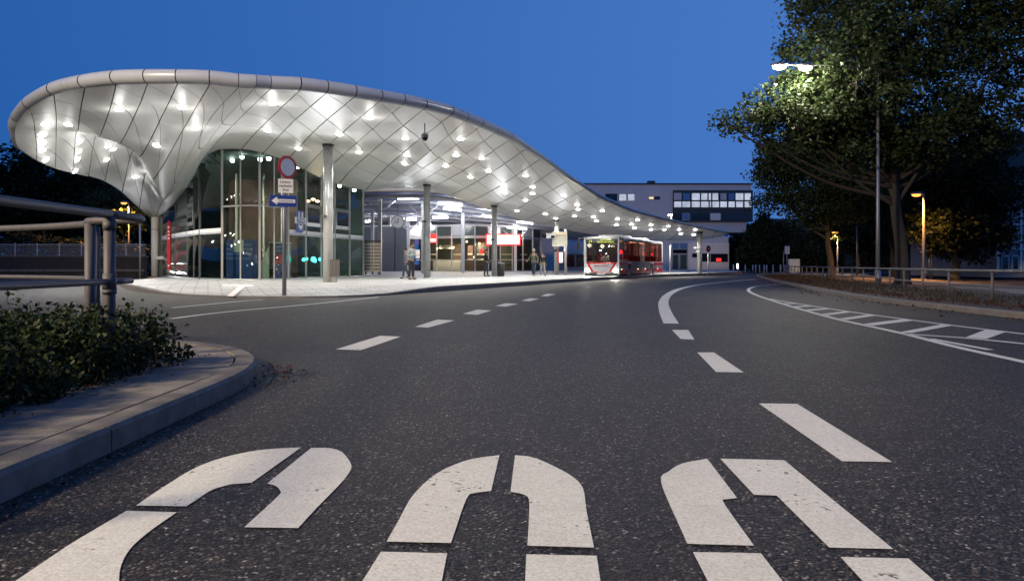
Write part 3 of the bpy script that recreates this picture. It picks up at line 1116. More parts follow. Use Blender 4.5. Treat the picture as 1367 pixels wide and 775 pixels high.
go = cards_object('grass', gv.reshape(-1, 3), M['grass'])
tag(go, 'short dry grass along the verge under the steel guard rail', None, None, 'stuff')
lo = cards_object('leaf_litter', leaf_cards(np.array(lp), 0.055, RNG, 0.25, 0.7, 0.25), M['litter'])
tag(lo, 'red brown fallen leaves along the verge kerb', None, None, 'stuff')

GR = smooth_path([(10.2, 4, 0), (10.3, 10, 0), (10.7, 16.8, 0), (11.5, 20.5, 0), (12.8, 25, 0), (14.3, 31, 0), (16, 37, 0), (19.2, 49, 0), (22, 58, 0)], 5)
gr = thing('guard_rail', (12.8, 25, 0.12), 'low grey steel guard rail with thin posts along the verge', 'guard rail')
for zz, r in ((0.80, 0.034), (0.46, 0.02)):
    MB().tube([p + Vector((0, 0, zz)) for p in GR], r, 8).build('rail', M['guard'], gr)
for p in resample(GR, 2.0):
    MB().tube([(p.x, p.y, 0.05), (p.x, p.y, 0.80)], 0.03, 8).build('post', M['guard'], gr)
structure('footpath', MB().add([tuple(p + Vector((0, 0, 0.09))) for p in offset_line(VK, -5.0)] + [tuple(p + Vector((0, 0, 0.09))) for p in offset_line(VK, -8.5)],
          [(i + 1, i, i + len(VK), i + len(VK) + 1) for i in range(len(VK) - 1)]), M['slab'], 'dark footpath behind the verge')

# ================================================================== the station canopy
RIBS = [   # front edge -> back edge, (photo x, photo y, distance)
    [(23, 163, 26.4), (20, 171, 26.8), (19, 179, 27.3), (20, 189, 27.9), (24, 198, 28.6)],
    [(39, 145, 24.5), (45, 162, 26.2), (47, 178, 27.6), (49, 194, 28.8), (49, 214, 30.2)],
    [(72, 127, 22.5), (75, 154, 25.2), (75, 172, 27.4), (75, 186, 29.6), (74, 225, 32.2)],
    [(113, 118, 21.2), (107, 150, 24.4), (104, 174, 27.4), (101, 182, 30.8), (97, 231, 34.2)],
    [(155, 113, 20.5), (146, 148, 24.0), (133, 182, 28.2), (127, 184, 32.4), (118, 236, 36.6)],
    [(197, 112, 20.2), (184, 145, 24.0), (161, 191, 29.8), (152, 190, 34.4), (140, 242, 38.9)],
    [(237, 112, 20.2), (220, 148, 24.2), (188, 208, 32.2), (176, 203, 37.2), (163, 256, 41.4)],
    [(280, 113, 20.4), (252, 160, 25.2), (206, 238, 35.4), (194, 232, 39.8), (186, 277, 43.8)],
    [(318, 117, 20.7), (274, 169, 26.4), (226, 256, 38.6), (215, 272, 42.4), (208, 291, 45.6)],
    [(340, 118.2, 20.9), (298, 162, 25.8), (268, 205, 31.6), (254, 232, 35.6), (247, 253, 39.2)],
    [(360, 119.4, 21.2), (318, 160, 26.4), (292, 187, 31.2), (277, 206, 36.0)],
    [(400, 121, 21.6), (362, 157, 26.4), (337, 182, 30.8), (322, 200, 34.7)],
    [(435, 125, 22.1), (392, 162, 26.6), (366, 189, 31.2), (351, 205, 34.7)],
    [(472, 130.5, 22.7), (425, 170, 27.6), (397, 199, 32.4), (381, 215.5, 36.5)],
    [(506, 136, 23.4), (456, 178, 28.6), (424, 208, 33.8), (406, 227, 38.4)],
    [(536, 140.8, 24.1), (484, 184, 29.6), (448, 216, 35.2), (428, 237, 40.0)],
    [(565, 146.3, 24.9), (510, 191, 30.8), (472, 224, 36.6), (452, 246, 42.0)],
    [(600, 155, 26.0), (544, 199, 32.3), (508, 231, 38.8), (488, 254, 44.5)],
]
FT = [(600, 155, 26.0), (640, 169.7, 27.8), (680, 187, 30.0), (720, 213, 33.2), (760, 241, 36.9), (800, 265, 41.2), (840, 282, 46.0), (880, 292.5, 50.6), (920, 301.8, 54.8), (950, 308, 57.4), (970, 311.4, 59.0)]
BT = [(600, 488, 254, 44.5), (620, 505, 252.6, 44.8), (640, 522, 250.6, 44.6), (660, 545, 250, 44.4), (680, 571, 252.6, 44.6), (700, 600, 261.5, 45.6), (720, 625, 270, 47.0), (740, 650, 279, 48.6), (760, 675, 287, 50.4),
      (780, 700, 294.3, 52.3), (800, 725, 300, 54.2), (820, 750, 305.3, 56.2), (840, 775, 310, 58.2), (860, 800, 314, 60.0), (880, 830, 317.3, 61.8), (900, 860, 319.5, 63.4), (920, 892, 321, 64.4), (940, 925, 320.5, 64.6), (955, 950, 318, 63.4), (970, 968, 313.6, 60.4)]
fy = [(a, b) for a, b, c in FT]
fd = [(a, c) for a, b, c in FT]
for x, bx, by, bd in BT[1:]:
    f = (x, interp(fy, x), interp(fd, x))
    sag = 0.12 if x < 760 else 0.0
    r = [f]
    for t in (0.33, 0.68):
        p = W(*f).lerp(W(bx, by, bd), t)
        p.z -= sag
        r.append((CX + p.x / p.y * F, HY - (p.z - CH) * F / p.y, p.y))
    RIBS.append(r + [(bx, by, bd)])
NR = len(RIBS) - 1
RW = []
for r in RIBS:
    RW.append(smooth_path([W(*q) for q in r], 48 // (len(r) - 1)))
NV = 48


def rib(i, v):
    i = min(max(i, 0), NR)
    x = v * NV
    k = min(NV - 1, int(x))
    return RW[i][k].lerp(RW[i][k + 1], x - k)


def surf(u, v):
    u = min(max(u, 0.0), NR - 1e-6)
    v = min(max(v, 0.0), 1.0)
    i = int(u)
    a = rib(i - 1, v) if i > 0 else rib(0, v) * 2 - rib(1, v)
    d = rib(i + 2, v) if i + 2 <= NR else rib(NR, v) * 2 - rib(NR - 1, v)
    return cr(a, rib(i, v), rib(i + 1, v), d, u - i)


UP = 1.0


def surf_n(u, v):
    e = 0.02
    du = surf(min(u + e, NR), v) - surf(max(u - e, 0), v)
    dv = surf(u, min(v + e, 1)) - surf(u, max(v - e, 0))
    n = du.cross(dv) * UP
    return n.normalized() if n.length > 1e-9 else Vector((0, 0, 1))


if surf_n(20, 0.5).z < 0:
    UP = -1.0
cb = (-7.5, 31.0, 0.18)
canopy = thing('station_canopy', cb, 'sweeping white free-form bus station canopy with panelled soffit full of downlights', 'canopy')
# fine surface, for the backing and for finding where the lamps sit
us = [k / 3 for k in range(3 * NR + 1)]
vs_ = [k / 36 for k in range(37)]
PG = [[surf(u, v) for v in vs_] for u in us]
NG = [[surf_n(u, v) for v in vs_] for u in us]
MB().grid([[p + n * 0.08 for p, n in zip(rp, rn)] for rp, rn in zip(PG, NG)]).build('soffit_backing', M['joint'], canopy)


def skin_h(u):
    return interp([(0, 0.41), (17, 0.40), (22, 0.34), (30, 0.22), (NR, 0.2)], u)


MB().grid([[p + Vector((0, 0, skin_h(u) + 0.25 * math.sin(PI * min(1, max(0, v))))) for p, v in zip(rp, vs_)] for rp, u in zip(PG, us)]).build('roof_skin', M['roofskin'], canopy)
fv = [p for r in PG for p in r]
nc = len(vs_)
bvh = BVHTree.FromPolygons([tuple(p) for p in fv], [(i * nc + j, i * nc + j + 1, (i + 1) * nc + j + 1, (i + 1) * nc + j) for i in range(len(us) - 1) for j in range(nc - 1)])

GC = [0.0]
for i in range(NR):
    GC.append(GC[-1] + interp([(0, 0.10), (4, 0.15), (9, 0.15), (13, 0.085), (20, 0.06), (NR, 0.045)], i + 0.5))


def gacc(u):
    i = min(int(u), NR - 1)
    return GC[i] + (GC[i + 1] - GC[i]) * (u - i)


STEP = 0.165
far_panels = MB()
npanel = 0


def panel_patch(cu, shrink_u, shrink_v, N=3):
    mu = sum(c[0] for c in cu) / len(cu)
    mv = sum(c[1] for c in cu) / len(cu)
    q = [(mu + (a - mu) * shrink_u, mv + (b - mv) * shrink_v) for a, b in cu]
    mb = MB()
    P = [[None] * (N + 1) for _ in range(N + 1)]
    for a in range(N + 1):
        for b in range(N + 1):
            s, t = a / N, b / N
            u = (q[0][0] * (1 - s) + q[3][0] * s) * (1 - t) + (q[1][0] * (1 - s) + q[2][0] * s) * t
            v = (q[0][1] * (1 - s) + q[3][1] * s) * (1 - t) + (q[1][1] * (1 - s) + q[2][1] * s) * t
            P[a][b] = surf(u, v)
    n = surf_n(mu, mv)
    mb.grid(P)
    rim = [P[0][b] for b in range(N)] + [P[a][N] for a in range(N)] + [P[N][b] for b in range(N, 0, -1)] + [P[a][0] for a in range(N, 0, -1)]
    m = len(rim)
    mb.add(rim + [p + n * 0.03 for p in rim], [(k, (k + 1) % m, m + (k + 1) % m, m + k) for k in range(m)])
    return mb


for i in range(NR):
    k0 = int(math.floor((gacc(i) - 1.0) / STEP)) - 1
    k1 = int(math.ceil(gacc(i + 1) / STEP)) + 1
    for k in range(k0, k1 + 1):
        c = []
        for (uu, kk) in ((i, k), (i, k - 1), (i + 1, k - 1), (i + 1, k)):
            c.append((float(uu), min(1, max(0, gacc(uu) - STEP * kk))))
        if (c[1][1] - c[0][1]) + (c[2][1] - c[3][1]) < 0.012:
            continue
        mb = panel_patch(c, 0.958, 0.972, 6 if 1 < i < 10 else 3)
        if npanel < 262 and i < NR - 9:
            mb.build('soffit_panel', M['soffit'], canopy)
            npanel += 1
        else:
            far_panels.add(mb.v, mb.f, True)
fp = far_panels.build('soffit_panel_field', M['soffit'], canopy)
fp['kind'] = 'stuff'

# rounded aluminium fascia all round the edge, in segments
rimuv = [(u, 0.0) for u in np.linspace(0, NR, 4 * NR + 1)] + [(NR, v) for v in np.linspace(0.08, 1, 12)] + [(u, 1.0) for u in np.linspace(NR, 0, 4 * NR + 1)][1:] + [(0.0, v) for v in np.linspace(1, 0.08, 12)][1:]
RP = [surf(u, v) for u, v in rimuv]
mrim = len(RP)


def rim_out(i):
    t = RP[(i + 1) % mrim] - RP[i - 1]
    n = Vector((t.y, -t.x, 0))
    return n.normalized() if n.length > 1e-9 else Vector((0, -1, 0))


RO = [rim_out(i) for i in range(mrim)]


def rim_ring(f, shrink=0.0):
    i = int(f) % mrim
    t = f - int(f)
    p = RP[i].lerp(RP[(i + 1) % mrim], t)
    n = RO[i].lerp(RO[(i + 1) % mrim], t).normalized()
    u = rimuv[i][0]
    back = rimuv[i][1] > 0.5
    h = skin_h(u) * (0.7 if back else 1)
    w = h * 0.52
    return [p + n * (w - shrink) * math.sin(PI * s) + Vector((0, 0, shrink + (h - 2 * shrink) * (1 - math.cos(PI * s)) / 2)) for s in (0, 0.12, 0.26, 0.4, 0.55, 0.7, 0.85, 1)]


MB().grid([rim_ring(i % mrim, 0.025) for i in range(mrim + 1)]).build('fascia_backing', M['joint'], canopy)
j = 0
while j < mrim:
    nseg = 4
    e = min(j + nseg, mrim)
    g = 0.07 if rimuv[j][0] < 20 else 0.03
    MB().grid([rim_ring(f) for f in np.linspace(j + g, e - g, 4)]).build('fascia_panel', M['fascia'], canopy)
    j = e

# downlights
DL = [(61, 166), (91, 166), (57, 180), (57, 191), (57, 200), (61, 213), (106, 189), (105, 202), (103, 213), (100, 228), (144, 195), (151, 199), (142, 213), (159, 146), (243, 143), (261, 171), (209, 194),
      (364, 138), (357, 174), (398, 198), (453, 179), (494, 157), (479, 203), (541, 184), (543, 207), (540, 218), (615, 185), (609, 207), (595, 221), (643, 211), (652, 228), (628, 236), (701.6, 234),
      (671.5, 247), (674, 257), (711, 249), (711, 258), (701.6, 267), (753, 261), (770, 273), (772, 279), (767, 288), (804, 281), (792, 289), (796, 294.5), (824, 292), (823, 300), (843, 299), (847, 304), (851, 293),
      (869, 299.6), (869, 306), (887, 306), (892, 301.6), (906.5, 306), (909, 311.5), (928, 306), (926, 313), (180, 236), (728, 285), (742, 291), (690, 281)]
E0 = Vector((0, 0, CH))
LMP = []
for (px, py) in DL:
    d = (W(px, py, 1.0) - E0).normalized()
    hit, n, _, _ = bvh.ray_cast(E0, d)
    if hit is None:
        continue
    if n.dot(d) > 0:
        n = -n
    LMP.append((hit, n))
for (p, n) in LMP:
    t = n.orthogonal().normalized()
    b = n.cross(t)
    R = 0.165

    def disc(r0, z0, nn=14):
        return [p + n * z0 + (t * math.cos(2 * PI * q / nn) + b * math.sin(2 * PI * q / nn)) * r0 for q in range(nn)]
    ring = MB()
    ring.grid([disc(R + 0.035, 0.002) + disc(R + 0.035, 0.002)[:1], disc(R + 0.02, 0.018) + disc(R + 0.02, 0.018)[:1], disc(R, 0.006) + disc(R, 0.006)[:1]])
    dl = ring.build('downlight', M['mullion'], canopy)
    dome = MB()
    dome.grid([disc(R * 0.86 * math.cos(q), 0.01 + R * 0.36 * math.sin(q)) + disc(R * 0.86 * math.cos(q), 0.01 + R * 0.36 * math.sin(q))[:1] for q in (0, 0.5, 1.0, 1.5)])
    dome.build('lens', M['e_down'], dl)
    lamp('halo_fill', 'POINT', p + n * (0.5 if p.y < 33 else 0.32), (14 if p.x > -15.5 and p.y < 27 else 6) if p.y < 33 else 5.5 * min(1.0, (24.0 / p.y) ** 1.6), (1, 0.97, 0.92), dl, 0.13)  # added point lamp off the lens, brightens the soffit around each downlight
    aim = Vector((n.x * 0.35, n.y * 0.35, -1))
    lamp('downlight_lamp', 'SPOT', p + n * 0.14, P_DOWN, (1, 0.965, 0.9), dl, 0.1, aim, 140, 0.9)

# columns with their floodlights
COLS = [(438, 31.0, 0.215, 0.18), (570, 42.6, 0.20, 0.18), (660, 46.6, 0.185, 0.19), (743, 51.0, 0.17, 0.2), (934, 58.5, 0.2, 0.1)]
for idx, (px, Y, r, zb) in enumerate(COLS):
    x = (px - CX) / F * Y
    hit, n, _, _ = bvh.ray_cast(Vector((x, Y, 0.3)), Vector((0, 0, 1)))
    zt = hit.z if hit is not None else 5.4
    if idx == 0:
        zt = min(zt, 6.4)
    c = MB().tube([(x, Y, zb), (x, Y, zt - 0.04)], r, 20).build('column', M['column'], canopy)
    MB().tube([(x, Y, zt - 0.10), (x, Y, zt + 0.02)], r + 0.035, 20).build('cap_plate', M['darkframe'], c)
    if idx < 4:
        fx, fy_, fz = x - 0.12, Y - r - 0.16, zt - 3.1 if idx == 0 else zt - 2.2
        fl = MB().box((fx, fy_ + 0.05, fz), (0.22, 0.16, 0.1)).build('floodlight', M['darkframe'], c)
        lamp('soffit_uplight', 'SPOT', (fx, fy_, fz + 0.12), P_UP * (3.0 if idx == 0 else 0.5), (0.95, 0.97, 1), c, 0.08, (-0.6, -0.85, 0.36), 118, 1)
        lamp('soffit_uplight', 'SPOT', (fx + 0.2, fy_, fz + 0.12), P_UP * (1.6 if idx == 0 else 0.5), (0.95, 0.97, 1), c, 0.08, (0.5, -0.75, 0.36), 116, 1)
xb, yb = (207 - CX) / F * 45.2, 45.2
cc = MB().tube([(xb, yb, 0.18), (xb, yb, 3.9)], 0.22, 20).build('column', M['whitecol'], canopy)
MB().tube([(xb, yb, 3.1), (xb, yb, 3.16)], 0.235, 20).build('collar', M['column'], cc)
lamp('soffit_uplight', 'SPOT', (xb - 0.2, yb - 0.55, 0.9), 170, (0.95, 0.97, 1), cc, 0.15, (0.25, -0.80, 0.45), 140, 1)  # added spot without a fixture, brightens the left wing of the soffit
MB().box((xb + 0.45, yb - 0.2, 1.35), (0.5, 0.22, 0.2)).build('junction_box', M['white'], cc)

# dome camera hanging from the soffit
d = (W(567, 165, 1.0) - E0).normalized()
hit, n, _, _ = bvh.ray_cast(E0, d)
dc = thing('dome_camera', tuple(hit), 'small dark dome camera hanging on a rod from the canopy soffit', 'camera')
MB().tube([hit, hit - Vector((0, 0, 0.38))], 0.022, 8).build('rod', M['postgrey'], dc)
MB().lathe(tuple(hit - Vector((0, 0, 0.62))), [(0.06, 0.26), (0.13, 0.2), (0.14, 0.09)][::-1], 14).build('housing', M['postgrey'], dc)
MB().sphere(tuple(hit - Vector((0, 0, 0.54))), 0.12).build('dome', M['black'], dc)

# ================================================================== the glass pavilion under the canopy
FAC = [(216, 45.3), (234, 41.6), (250, 39.0), (258.6, 37.8), (266.7, 36.8), (280, 35.9), (296.5, 35.1), (321, 34.5), (346.6, 34.5), (366, 35.3), (385, 36.6), (408.5, 38.4), (429, 40.2), (447, 41.7), (466.8, 43.4), (485, 45)]
TOPY = [(216, 283.5), (234, 271), (250.5, 248), (258.6, 230), (266.7, 215.4), (277.5, 205.5), (296.5, 200.6), (323.6, 200.3), (345, 203.6), (375, 213), (410, 228), (429, 237.4), (451, 246), (486, 253.7)]
fac_pts = smooth_path([((px - CX) / F * Y, Y, px) for px, Y in FAC], 6)


def fac(px):
    for a, b in zip(fac_pts, fac_pts[1:]):
        if a.z <= px <= b.z:
            t = (px - a.z) / (b.z - a.z)
            return a.lerp(b, t)
    return fac_pts[0] if px < fac_pts[0].z else fac_pts[-1]


def ftop(px):
    Y = fac(px).y
    return CH - (interp(TOPY, px) - HY) * Y / F + 0.05


pb = (-12.5, 38, 0.18)
pavn = thing('glass_pavilion', pb, 'curved dark glass pavilion with white lettered band beneath the high end of the canopy', 'pavilion')
FL = 0.185
EDGES = [216, 234, 250, 258.6, 266.7, 296.5, 321, 346.6, 366, 385, 408.5, 429, 447, 466.8, 485]
MAJOR = {216, 266.7, 296.5, 346.6, 385, 408.5, 429, 447, 466.8, 485}


def fac_patch(a, b, z0f, z1f, name, material, n=4, out=0.0):
    mb = MB()
    lo, hi, lo2, hi2 = [], [], [], []
    for k in range(n + 1):
        px = a + (b - a) * k / n
        p = fac(px)
        nrm = Vector((p.x + 12.0, p.y - 41.5, 0)).normalized()
        q = Vector((p.x, p.y, 0)) + nrm * out
        q2 = Vector((p.x, p.y, 0)) + nrm * (out - 0.024)
        z0, z1 = z0f(px), z1f(px)
        lo.append((q.x, q.y, z0))
        hi.append((q.x, q.y, max(z0 + 0.02, z1)))
        lo2.append((q2.x, q2.y, z0))
        hi2.append((q2.x, q2.y, max(z0 + 0.02, z1)))
    mb.grid([lo, hi, hi2, lo2, lo])
    mb.add([lo[0], hi[0], hi2[0], lo2[0], lo[-1], hi[-1], hi2[-1], lo2[-1]], [(0, 1, 2, 3), (7, 6, 5, 4)])
    return mb.build(name, material, pavn)


def C_(v):
    return lambda px: v


for a, b in zip(EDGES, EDGES[1:]):
    g = 0.35
    opaque = b <= 251
    m1 = M['slate'] if opaque else M['glass']
    nm = 'cladding_panel' if opaque else 'glass_pane'
    nosed = 296 <= a and b <= 386
    if opaque:
        zs = [FL + 0.06, 0.95, 1.72, 2.46]
        for z0, z1 in zip(zs, zs[1:]):
            fac_patch(a + g, b - g, C_(z0 + 0.01), C_(z1 - 0.01), nm, m1)
        fac_patch(a + g, b - g, C_(2.74), lambda px: min(3.45, ftop(px)), nm, m1)
        if b > 240:
            fac_patch(a + g, b - g, C_(3.48), ftop, nm, m1)
    elif nosed:
        fac_patch(a + g, b - g, C_(FL + 0.06), C_(3.72), nm, m1)
        fac_patch(a + g, b - g, C_(3.80), ftop, nm, m1)
        fac_patch(a, b, C_(3.72), C_(3.80), 'transom', M['mullion'], out=0.02)
    else:
        fac_patch(a + g, b - g, C_(FL + 0.06), C_(2.44), nm, m1)
        win = (a, b) in ((408.5, 429), (447, 466.8), (250, 258.6))
        if win:
            fac_patch(a + g, b - g, C_(4.2), ftop, nm, m1)
            fac_patch(a + g, b - g, C_(2.74), C_(3.0), nm, m1)
            w = fac_patch(a + g, b - g, C_(3.0), C_(4.2), 'window_frame', M['mullion'], out=0.03)
            i1 = (b - a) * 0.13
            fac_patch(a + i1, b - i1, C_(3.2), C_(4.0), 'window', M['darkwin'], out=0.045)
        else:
            fac_patch(a + g, b - g, C_(2.74), ftop, nm, m1)
    if not nosed:
        fac_patch(a, b, C_(2.46), C_(2.72), 'white_band', M['white'], out=0.03)
        fac_patch(a, b, C_(2.50), C_(2.525), 'band_stripe', M['signblue'], out=0.036)
    fac_patch(a, b, C_(FL), C_(FL + 0.06), 'sill', M['mullion'], out=0.03)
for px in EDGES:
    p = fac(px)
    big = px in MAJOR
    r = 0.05 if big else 0.03
    MB().box((p.x, p.y, (FL + ftop(px)) / 2), (r * 2, r * 2.4, ftop(px) - FL), 0.3).build('mullion', M['mullion'] if px >= 296 else M['darkframe'], pavn)
for a, b in ((266.7, 296.5), (296.5, 346.6), (346.6, 385), (385, 429), (429, 485), (250, 266.7)):
    fac_patch(a, b, lambda px: ftop(px) - 0.05, lambda px: ftop(px) + 0.25, 'head_trim', M['darkframe'], 8, 0.015)
# floor, ceiling and inner walls
base_px = np.linspace(216, 485, 30)
flo = [fac(px) for px in base_px]
poly = [(p.x + 0.05, p.y + 0.1) for p in flo] + [(-6.5, 58), (-24, 58)]
MB().prism(poly, 0.14, FL - 0.001).build('floor', M['interior'], pavn)
MB().add([(p.x, p.y + 0.1, ftop(px) + 0.1) for p, px in zip(flo, base_px)] + [(p.x * 0.55 - 5.6, 52, ftop(px) + 0.1) for p, px in zip(flo, base_px)],
         [(i, i + 1, 30 + i + 1, 30 + i) for i in range(29)]).build('ceiling', M['interior'], pavn)
MB().box((-16.65, 47.6, 2.9), (13.7, 0.2, 5.6), 0.0).build('rear_wall', M['interior'], pavn)
MB().box((-13.7, 39.6, 2.9), (3.7, 0.15, 5.4), 0.02).build('timber_wall', M['brown'], pavn)
for bx in (-12.6, -13.6, -15.1):
    MB().box((bx, 39.4, 3.1), (0.06, 0.2, 5.6)).build('curtain_edge', M['cream'], pavn)


def cabinet(px, Y, w, d, h, label, poster):
    x = (px - CX) / F * Y
    t = thing('ticket_cabinet', (x, Y, FL), label, 'cabinet', 'cabinets inside the pavilion')
    MB().box((x, Y + d / 2, FL + h / 2), (w, d, h)).build('body', M['cabblue'], t)
    for k in range(1, 5):
        MB().box((x, Y - 0.006, FL + h * (0.42 + 0.12 * k)), (w * 0.98, 0.012, 0.018)).build('seam', M['mullion'], t)
    MB().box((x, Y + d / 2, FL + h + 0.03), (w * 1.04, d * 1.04, 0.05)).build('top', M['cream'] if not poster else M['cabblue'], t)
    if poster:
        pz = FL + h * 0.86
        MB().box((x - 0.02, Y - 0.016, pz), (0.5, 0.03, 0.62)).build('notice', M['cream'], t)
        MB().box((x + 0.42, Y - 0.012, FL + h * 0.36), (0.06, 0.02, 0.1)).build('handle', M['white'], t)
    else:
        MB().box((x + 0.05, Y - 0.014, FL + h * 0.56), (0.27, 0.025, 0.46)).build('notice', M['signred'], t)
    return t


cabinet(319, 36.2, 1.28, 0.8, 1.95, 'blue cabinet with cream notice behind the widest curved glass', True)
cabinet(371, 37.2, 0.9, 0.8, 1.85, 'narrow blue cabinet with red notice beside the cream wedge', False)
x0 = (347 - CX) / F * 37.2
wd = MB()
wd.plate((x0, 37.2, FL), (1, 0, 0), (0, 0, 1), [(0, 0), (0.72, 0), (0.72, 1.9), (0.55, 1.9), (0, 0.75)], 0.12)
solid('stair_screen', MB().add(wd.v, wd.f), M['cream'], (x0, 37.2, FL), 'cream sloping stair screen behind the pavilion glass', 'screen')
for k, (px, py, Y) in enumerate(((411, 268.5, 41.5), (418, 266, 42.2), (424, 268.6, 42.8))):
    p = W(px, py, Y)
    t = thing('pendant_lamp', tuple(p), ['small glowing orange pendant lamp inside the pavilion, nearest the emblem', 'small glowing orange pendant lamp inside the pavilion, middle of three', 'small glowing orange pendant lamp inside the pavilion, nearest the round column'][k], 'lamp', 'pendant lamps inside the pavilion')
    MB().sphere(tuple(p), (0.14, 0.14, 0.07), 10, 6).build('shade', M['e_pendant'], t)
    MB().tube([p, p + Vector((0, 0, 1.2))], 0.012, 6).build('cord', M['black'], t)
    lamp('pendant_light', 'POINT', p - Vector((0, 0, 0.15)), 22, (1, 0.6, 0.35), t, 0.1)
for k, (px, py) in enumerate(((405.5, 346.5), (409, 345.5), (418.5, 346), (420.5, 348), (427.5, 345.8))):  # small glowing spheres imitate traffic lights mirrored in the glass
    p = W(px, py, fac(px).y + 0.5)
    t = solid('signal_reflection', MB().sphere(tuple(p), 0.09 + 0.05 * (k in (2,)), 8, 6), M['e_teal'], tuple(p),
              'teal glow imitating a traffic light reflected in the lower pavilion glass, number %s from the mullion' % ['one', 'two', 'three', 'four', 'five'][k], 'lamp', 'imitated signal reflections in the pavilion glass')

for k, (px, dy, pw) in enumerate(((300, 2.2, 120), (318, 3.0, 160), (338, 2.2, 120), (357, 3.2, 120), (376, 2.6, 60), (440, 2.4, 60), (462, 2.2, 60), (283, 2.6, 60), (425, 2.0, 60))):
    q = fac(px)
    c = (q.x, q.y + dy, ftop(px) - 0.1)
    o = MB().lathe(c, [(0.09, -0.04), (0.11, 0.02), (0.11, 0.1)], 10).build('ceiling_lamp', M['e_down'], pavn)
    lamp('ceiling_light', 'SPOT', (c[0], c[1], c[2] - 0.1), pw * 4.5, (1, 0.93, 0.84), o, 0.08, (0, 0.05, -1), 130, 1)

# blade sign, emblem
p = fac(229)
bs = thing('blade_sign', (p.x, p.y - 0.3, 0.6), 'narrow red upright sign with white characters on the dark cladding', 'sign')
zt, zb_ = CH - (294 - HY) * p.y / F, CH - (360 - HY) * p.y / F
yy = p.y - 0.34
MB().plate((p.x, yy, zb_), (1, 0, 0), (0, 0, 1), [(-0.1, 0), (0.1, 0), (0.1, zt - zb_ - 0.15), (0, zt - zb_), (-0.1, zt - zb_ - 0.15)], 0.08).build('board', M['signred'], bs)
for z in (zt - 0.42, zt - 0.68, zt - 0.87, zt - 1.08, zb_ + 0.25):
    MB().box((p.x, yy - 0.006, z), (0.1, 0.008, 0.11 if z > zt - 0.5 or z < 1 else 0.08)).build('character', M['white'], bs)
p = fac(397)
ex = (fac(404) - fac(390))
ex.z = 0
ex.normalize()
ez = Vector((0, 0, 1))
zc = CH - (294.5 - HY) * p.y / F
oc = Vector((p.x, p.y, zc)) - Vector((-ex.y, ex.x, 0)) * 0.16
em = thing('emblem_sign', tuple(oc), 'blue emblem of a white letter crossed by a lettered bar on the pavilion glass', 'sign')
MB().plate(oc + ex * 0 + ez * -0.62, ex, ez, [(-0.42, 0.1), (-0.2, 0), (0.2, 0), (0.42, 0.1), (0.42, 1.12), (-0.42, 1.12)], 0.05).build('board', M['signblue'], em)
MB().plate(oc - Vector((-ex.y, ex.x, 0)) * 0.03, ex, ez, [(-0.56, -0.16), (0.56, -0.16), (0.56, 0.16), (-0.56, 0.16)], 0.03).build('bar', M['white'], em)
MB().plate(oc - Vector((-ex.y, ex.x, 0)) * 0.05, ex, ez, [(-0.40, -0.13), (0.42, -0.13), (0.42, 0.13), (-0.40, 0.13)], 0.02).build('bar_field', M['signblue'], em)
text_mesh('lettering', 'STORE', 0.24, oc - Vector((-ex.y, ex.x, 0)) * 0.056, ex, ez, M['white'], em, 0.004)
for sx in (-0.17, 0.17):
    MB().plate(oc + ex * sx + ez * 0.18 - Vector((-ex.y, ex.x, 0)) * 0.03, ex, ez, [(-0.05, 0), (0.05, 0), (0.05, 0.25), (-0.05, 0.25)], 0.02).build('stroke', M['white'], em)
MB().plate(oc - ez * 0.22 - Vector((-ex.y, ex.x, 0)) * 0.03, ex, ez, [(-0.23, 0), (-0.14, -0.16), (0, -0.26), (0.14, -0.16), (0.23, 0), (0.11, 0), (0, -0.12), (-0.11, 0)], 0.02).build('stroke', M['white'], em)

# ================================================================== hall roof with tube lamps behind the canopy
def at(px, Y, z):
    return Vector(((px - CX) / F * Y, Y, z))


hr = thing('hall_roof', (-2, 60, 0.25), 'low bluish sheet metal platform roof on steel beams behind the canopy', 'roof')
for k in range(10):
    y0, y1 = 47.2 + 3.4 * k, 47.2 + 3.4 * (k + 1) - 0.12
    zz0, zz1 = 6.05 - 0.035 * (y0 - 47), 6.05 - 0.035 * (y1 - 47)
    xl0, xr0 = (470 - CX) / F * y0, (800 - CX) / F * y0 + 0.3
    rows = []
    for y, z in ((y0, zz0), ((y0 + y1) / 2, zz0 + 0.28), (y1, zz1)):
        rows.append([(xl0 - 4 + (xr0 - xl0 + 4) * j / 12, y, z - 1.25 * max(0, (j - 5) / 7)) for j in range(13)])
    g = MB().grid(rows)
    g.grid([[(x, y, z + 0.08) for x, y, z in r] for r in rows])
    g.build('roof_bay', M['hallroof'], hr)
    MB().tube([(xl0 - 4, y0 - 0.06, zz0 - 0.2), (xl0 - 4 + (xr0 - xl0 + 4) * 5 / 12, y0 - 0.06, zz0 - 0.2), (xr0, y0 - 0.06, zz0 - 1.45)], 0.16, 8).build('beam', M['hallsteel'], hr)
for px, Y in ((507, 51), (565, 54), (618, 58), (688, 66), (497, 60), (545, 66)):
    x = (px - CX) / F * Y
    z1 = 5.7 - 0.035 * (Y - 47) - (0.9 if px > 650 else 0)
    pst = MB().box((x, Y, (z1 + 0.2) / 2 + 0.1), (0.26, 0.26, z1 - 0.1)).build('post', M['hallsteel'], hr)
    for s in (-1, 1):
        MB().tube([(x, Y, z1 - 1.0), (x + s * 1.1, Y, z1 - 0.1)], 0.06, 6).build('brace', M['hallsteel'], pst)
TUBES = [(531, 559, 264.5, 51), (585, 617, 271, 53), (592, 616, 278, 55), (578, 598, 290, 60), (488, 499, 295.5, 62), (538, 556, 292.5, 62), (638, 656, 277, 54), (644, 660, 287.5, 59), (677, 703, 303, 65), (690, 711, 295.5, 61), (560, 575, 299, 66)]
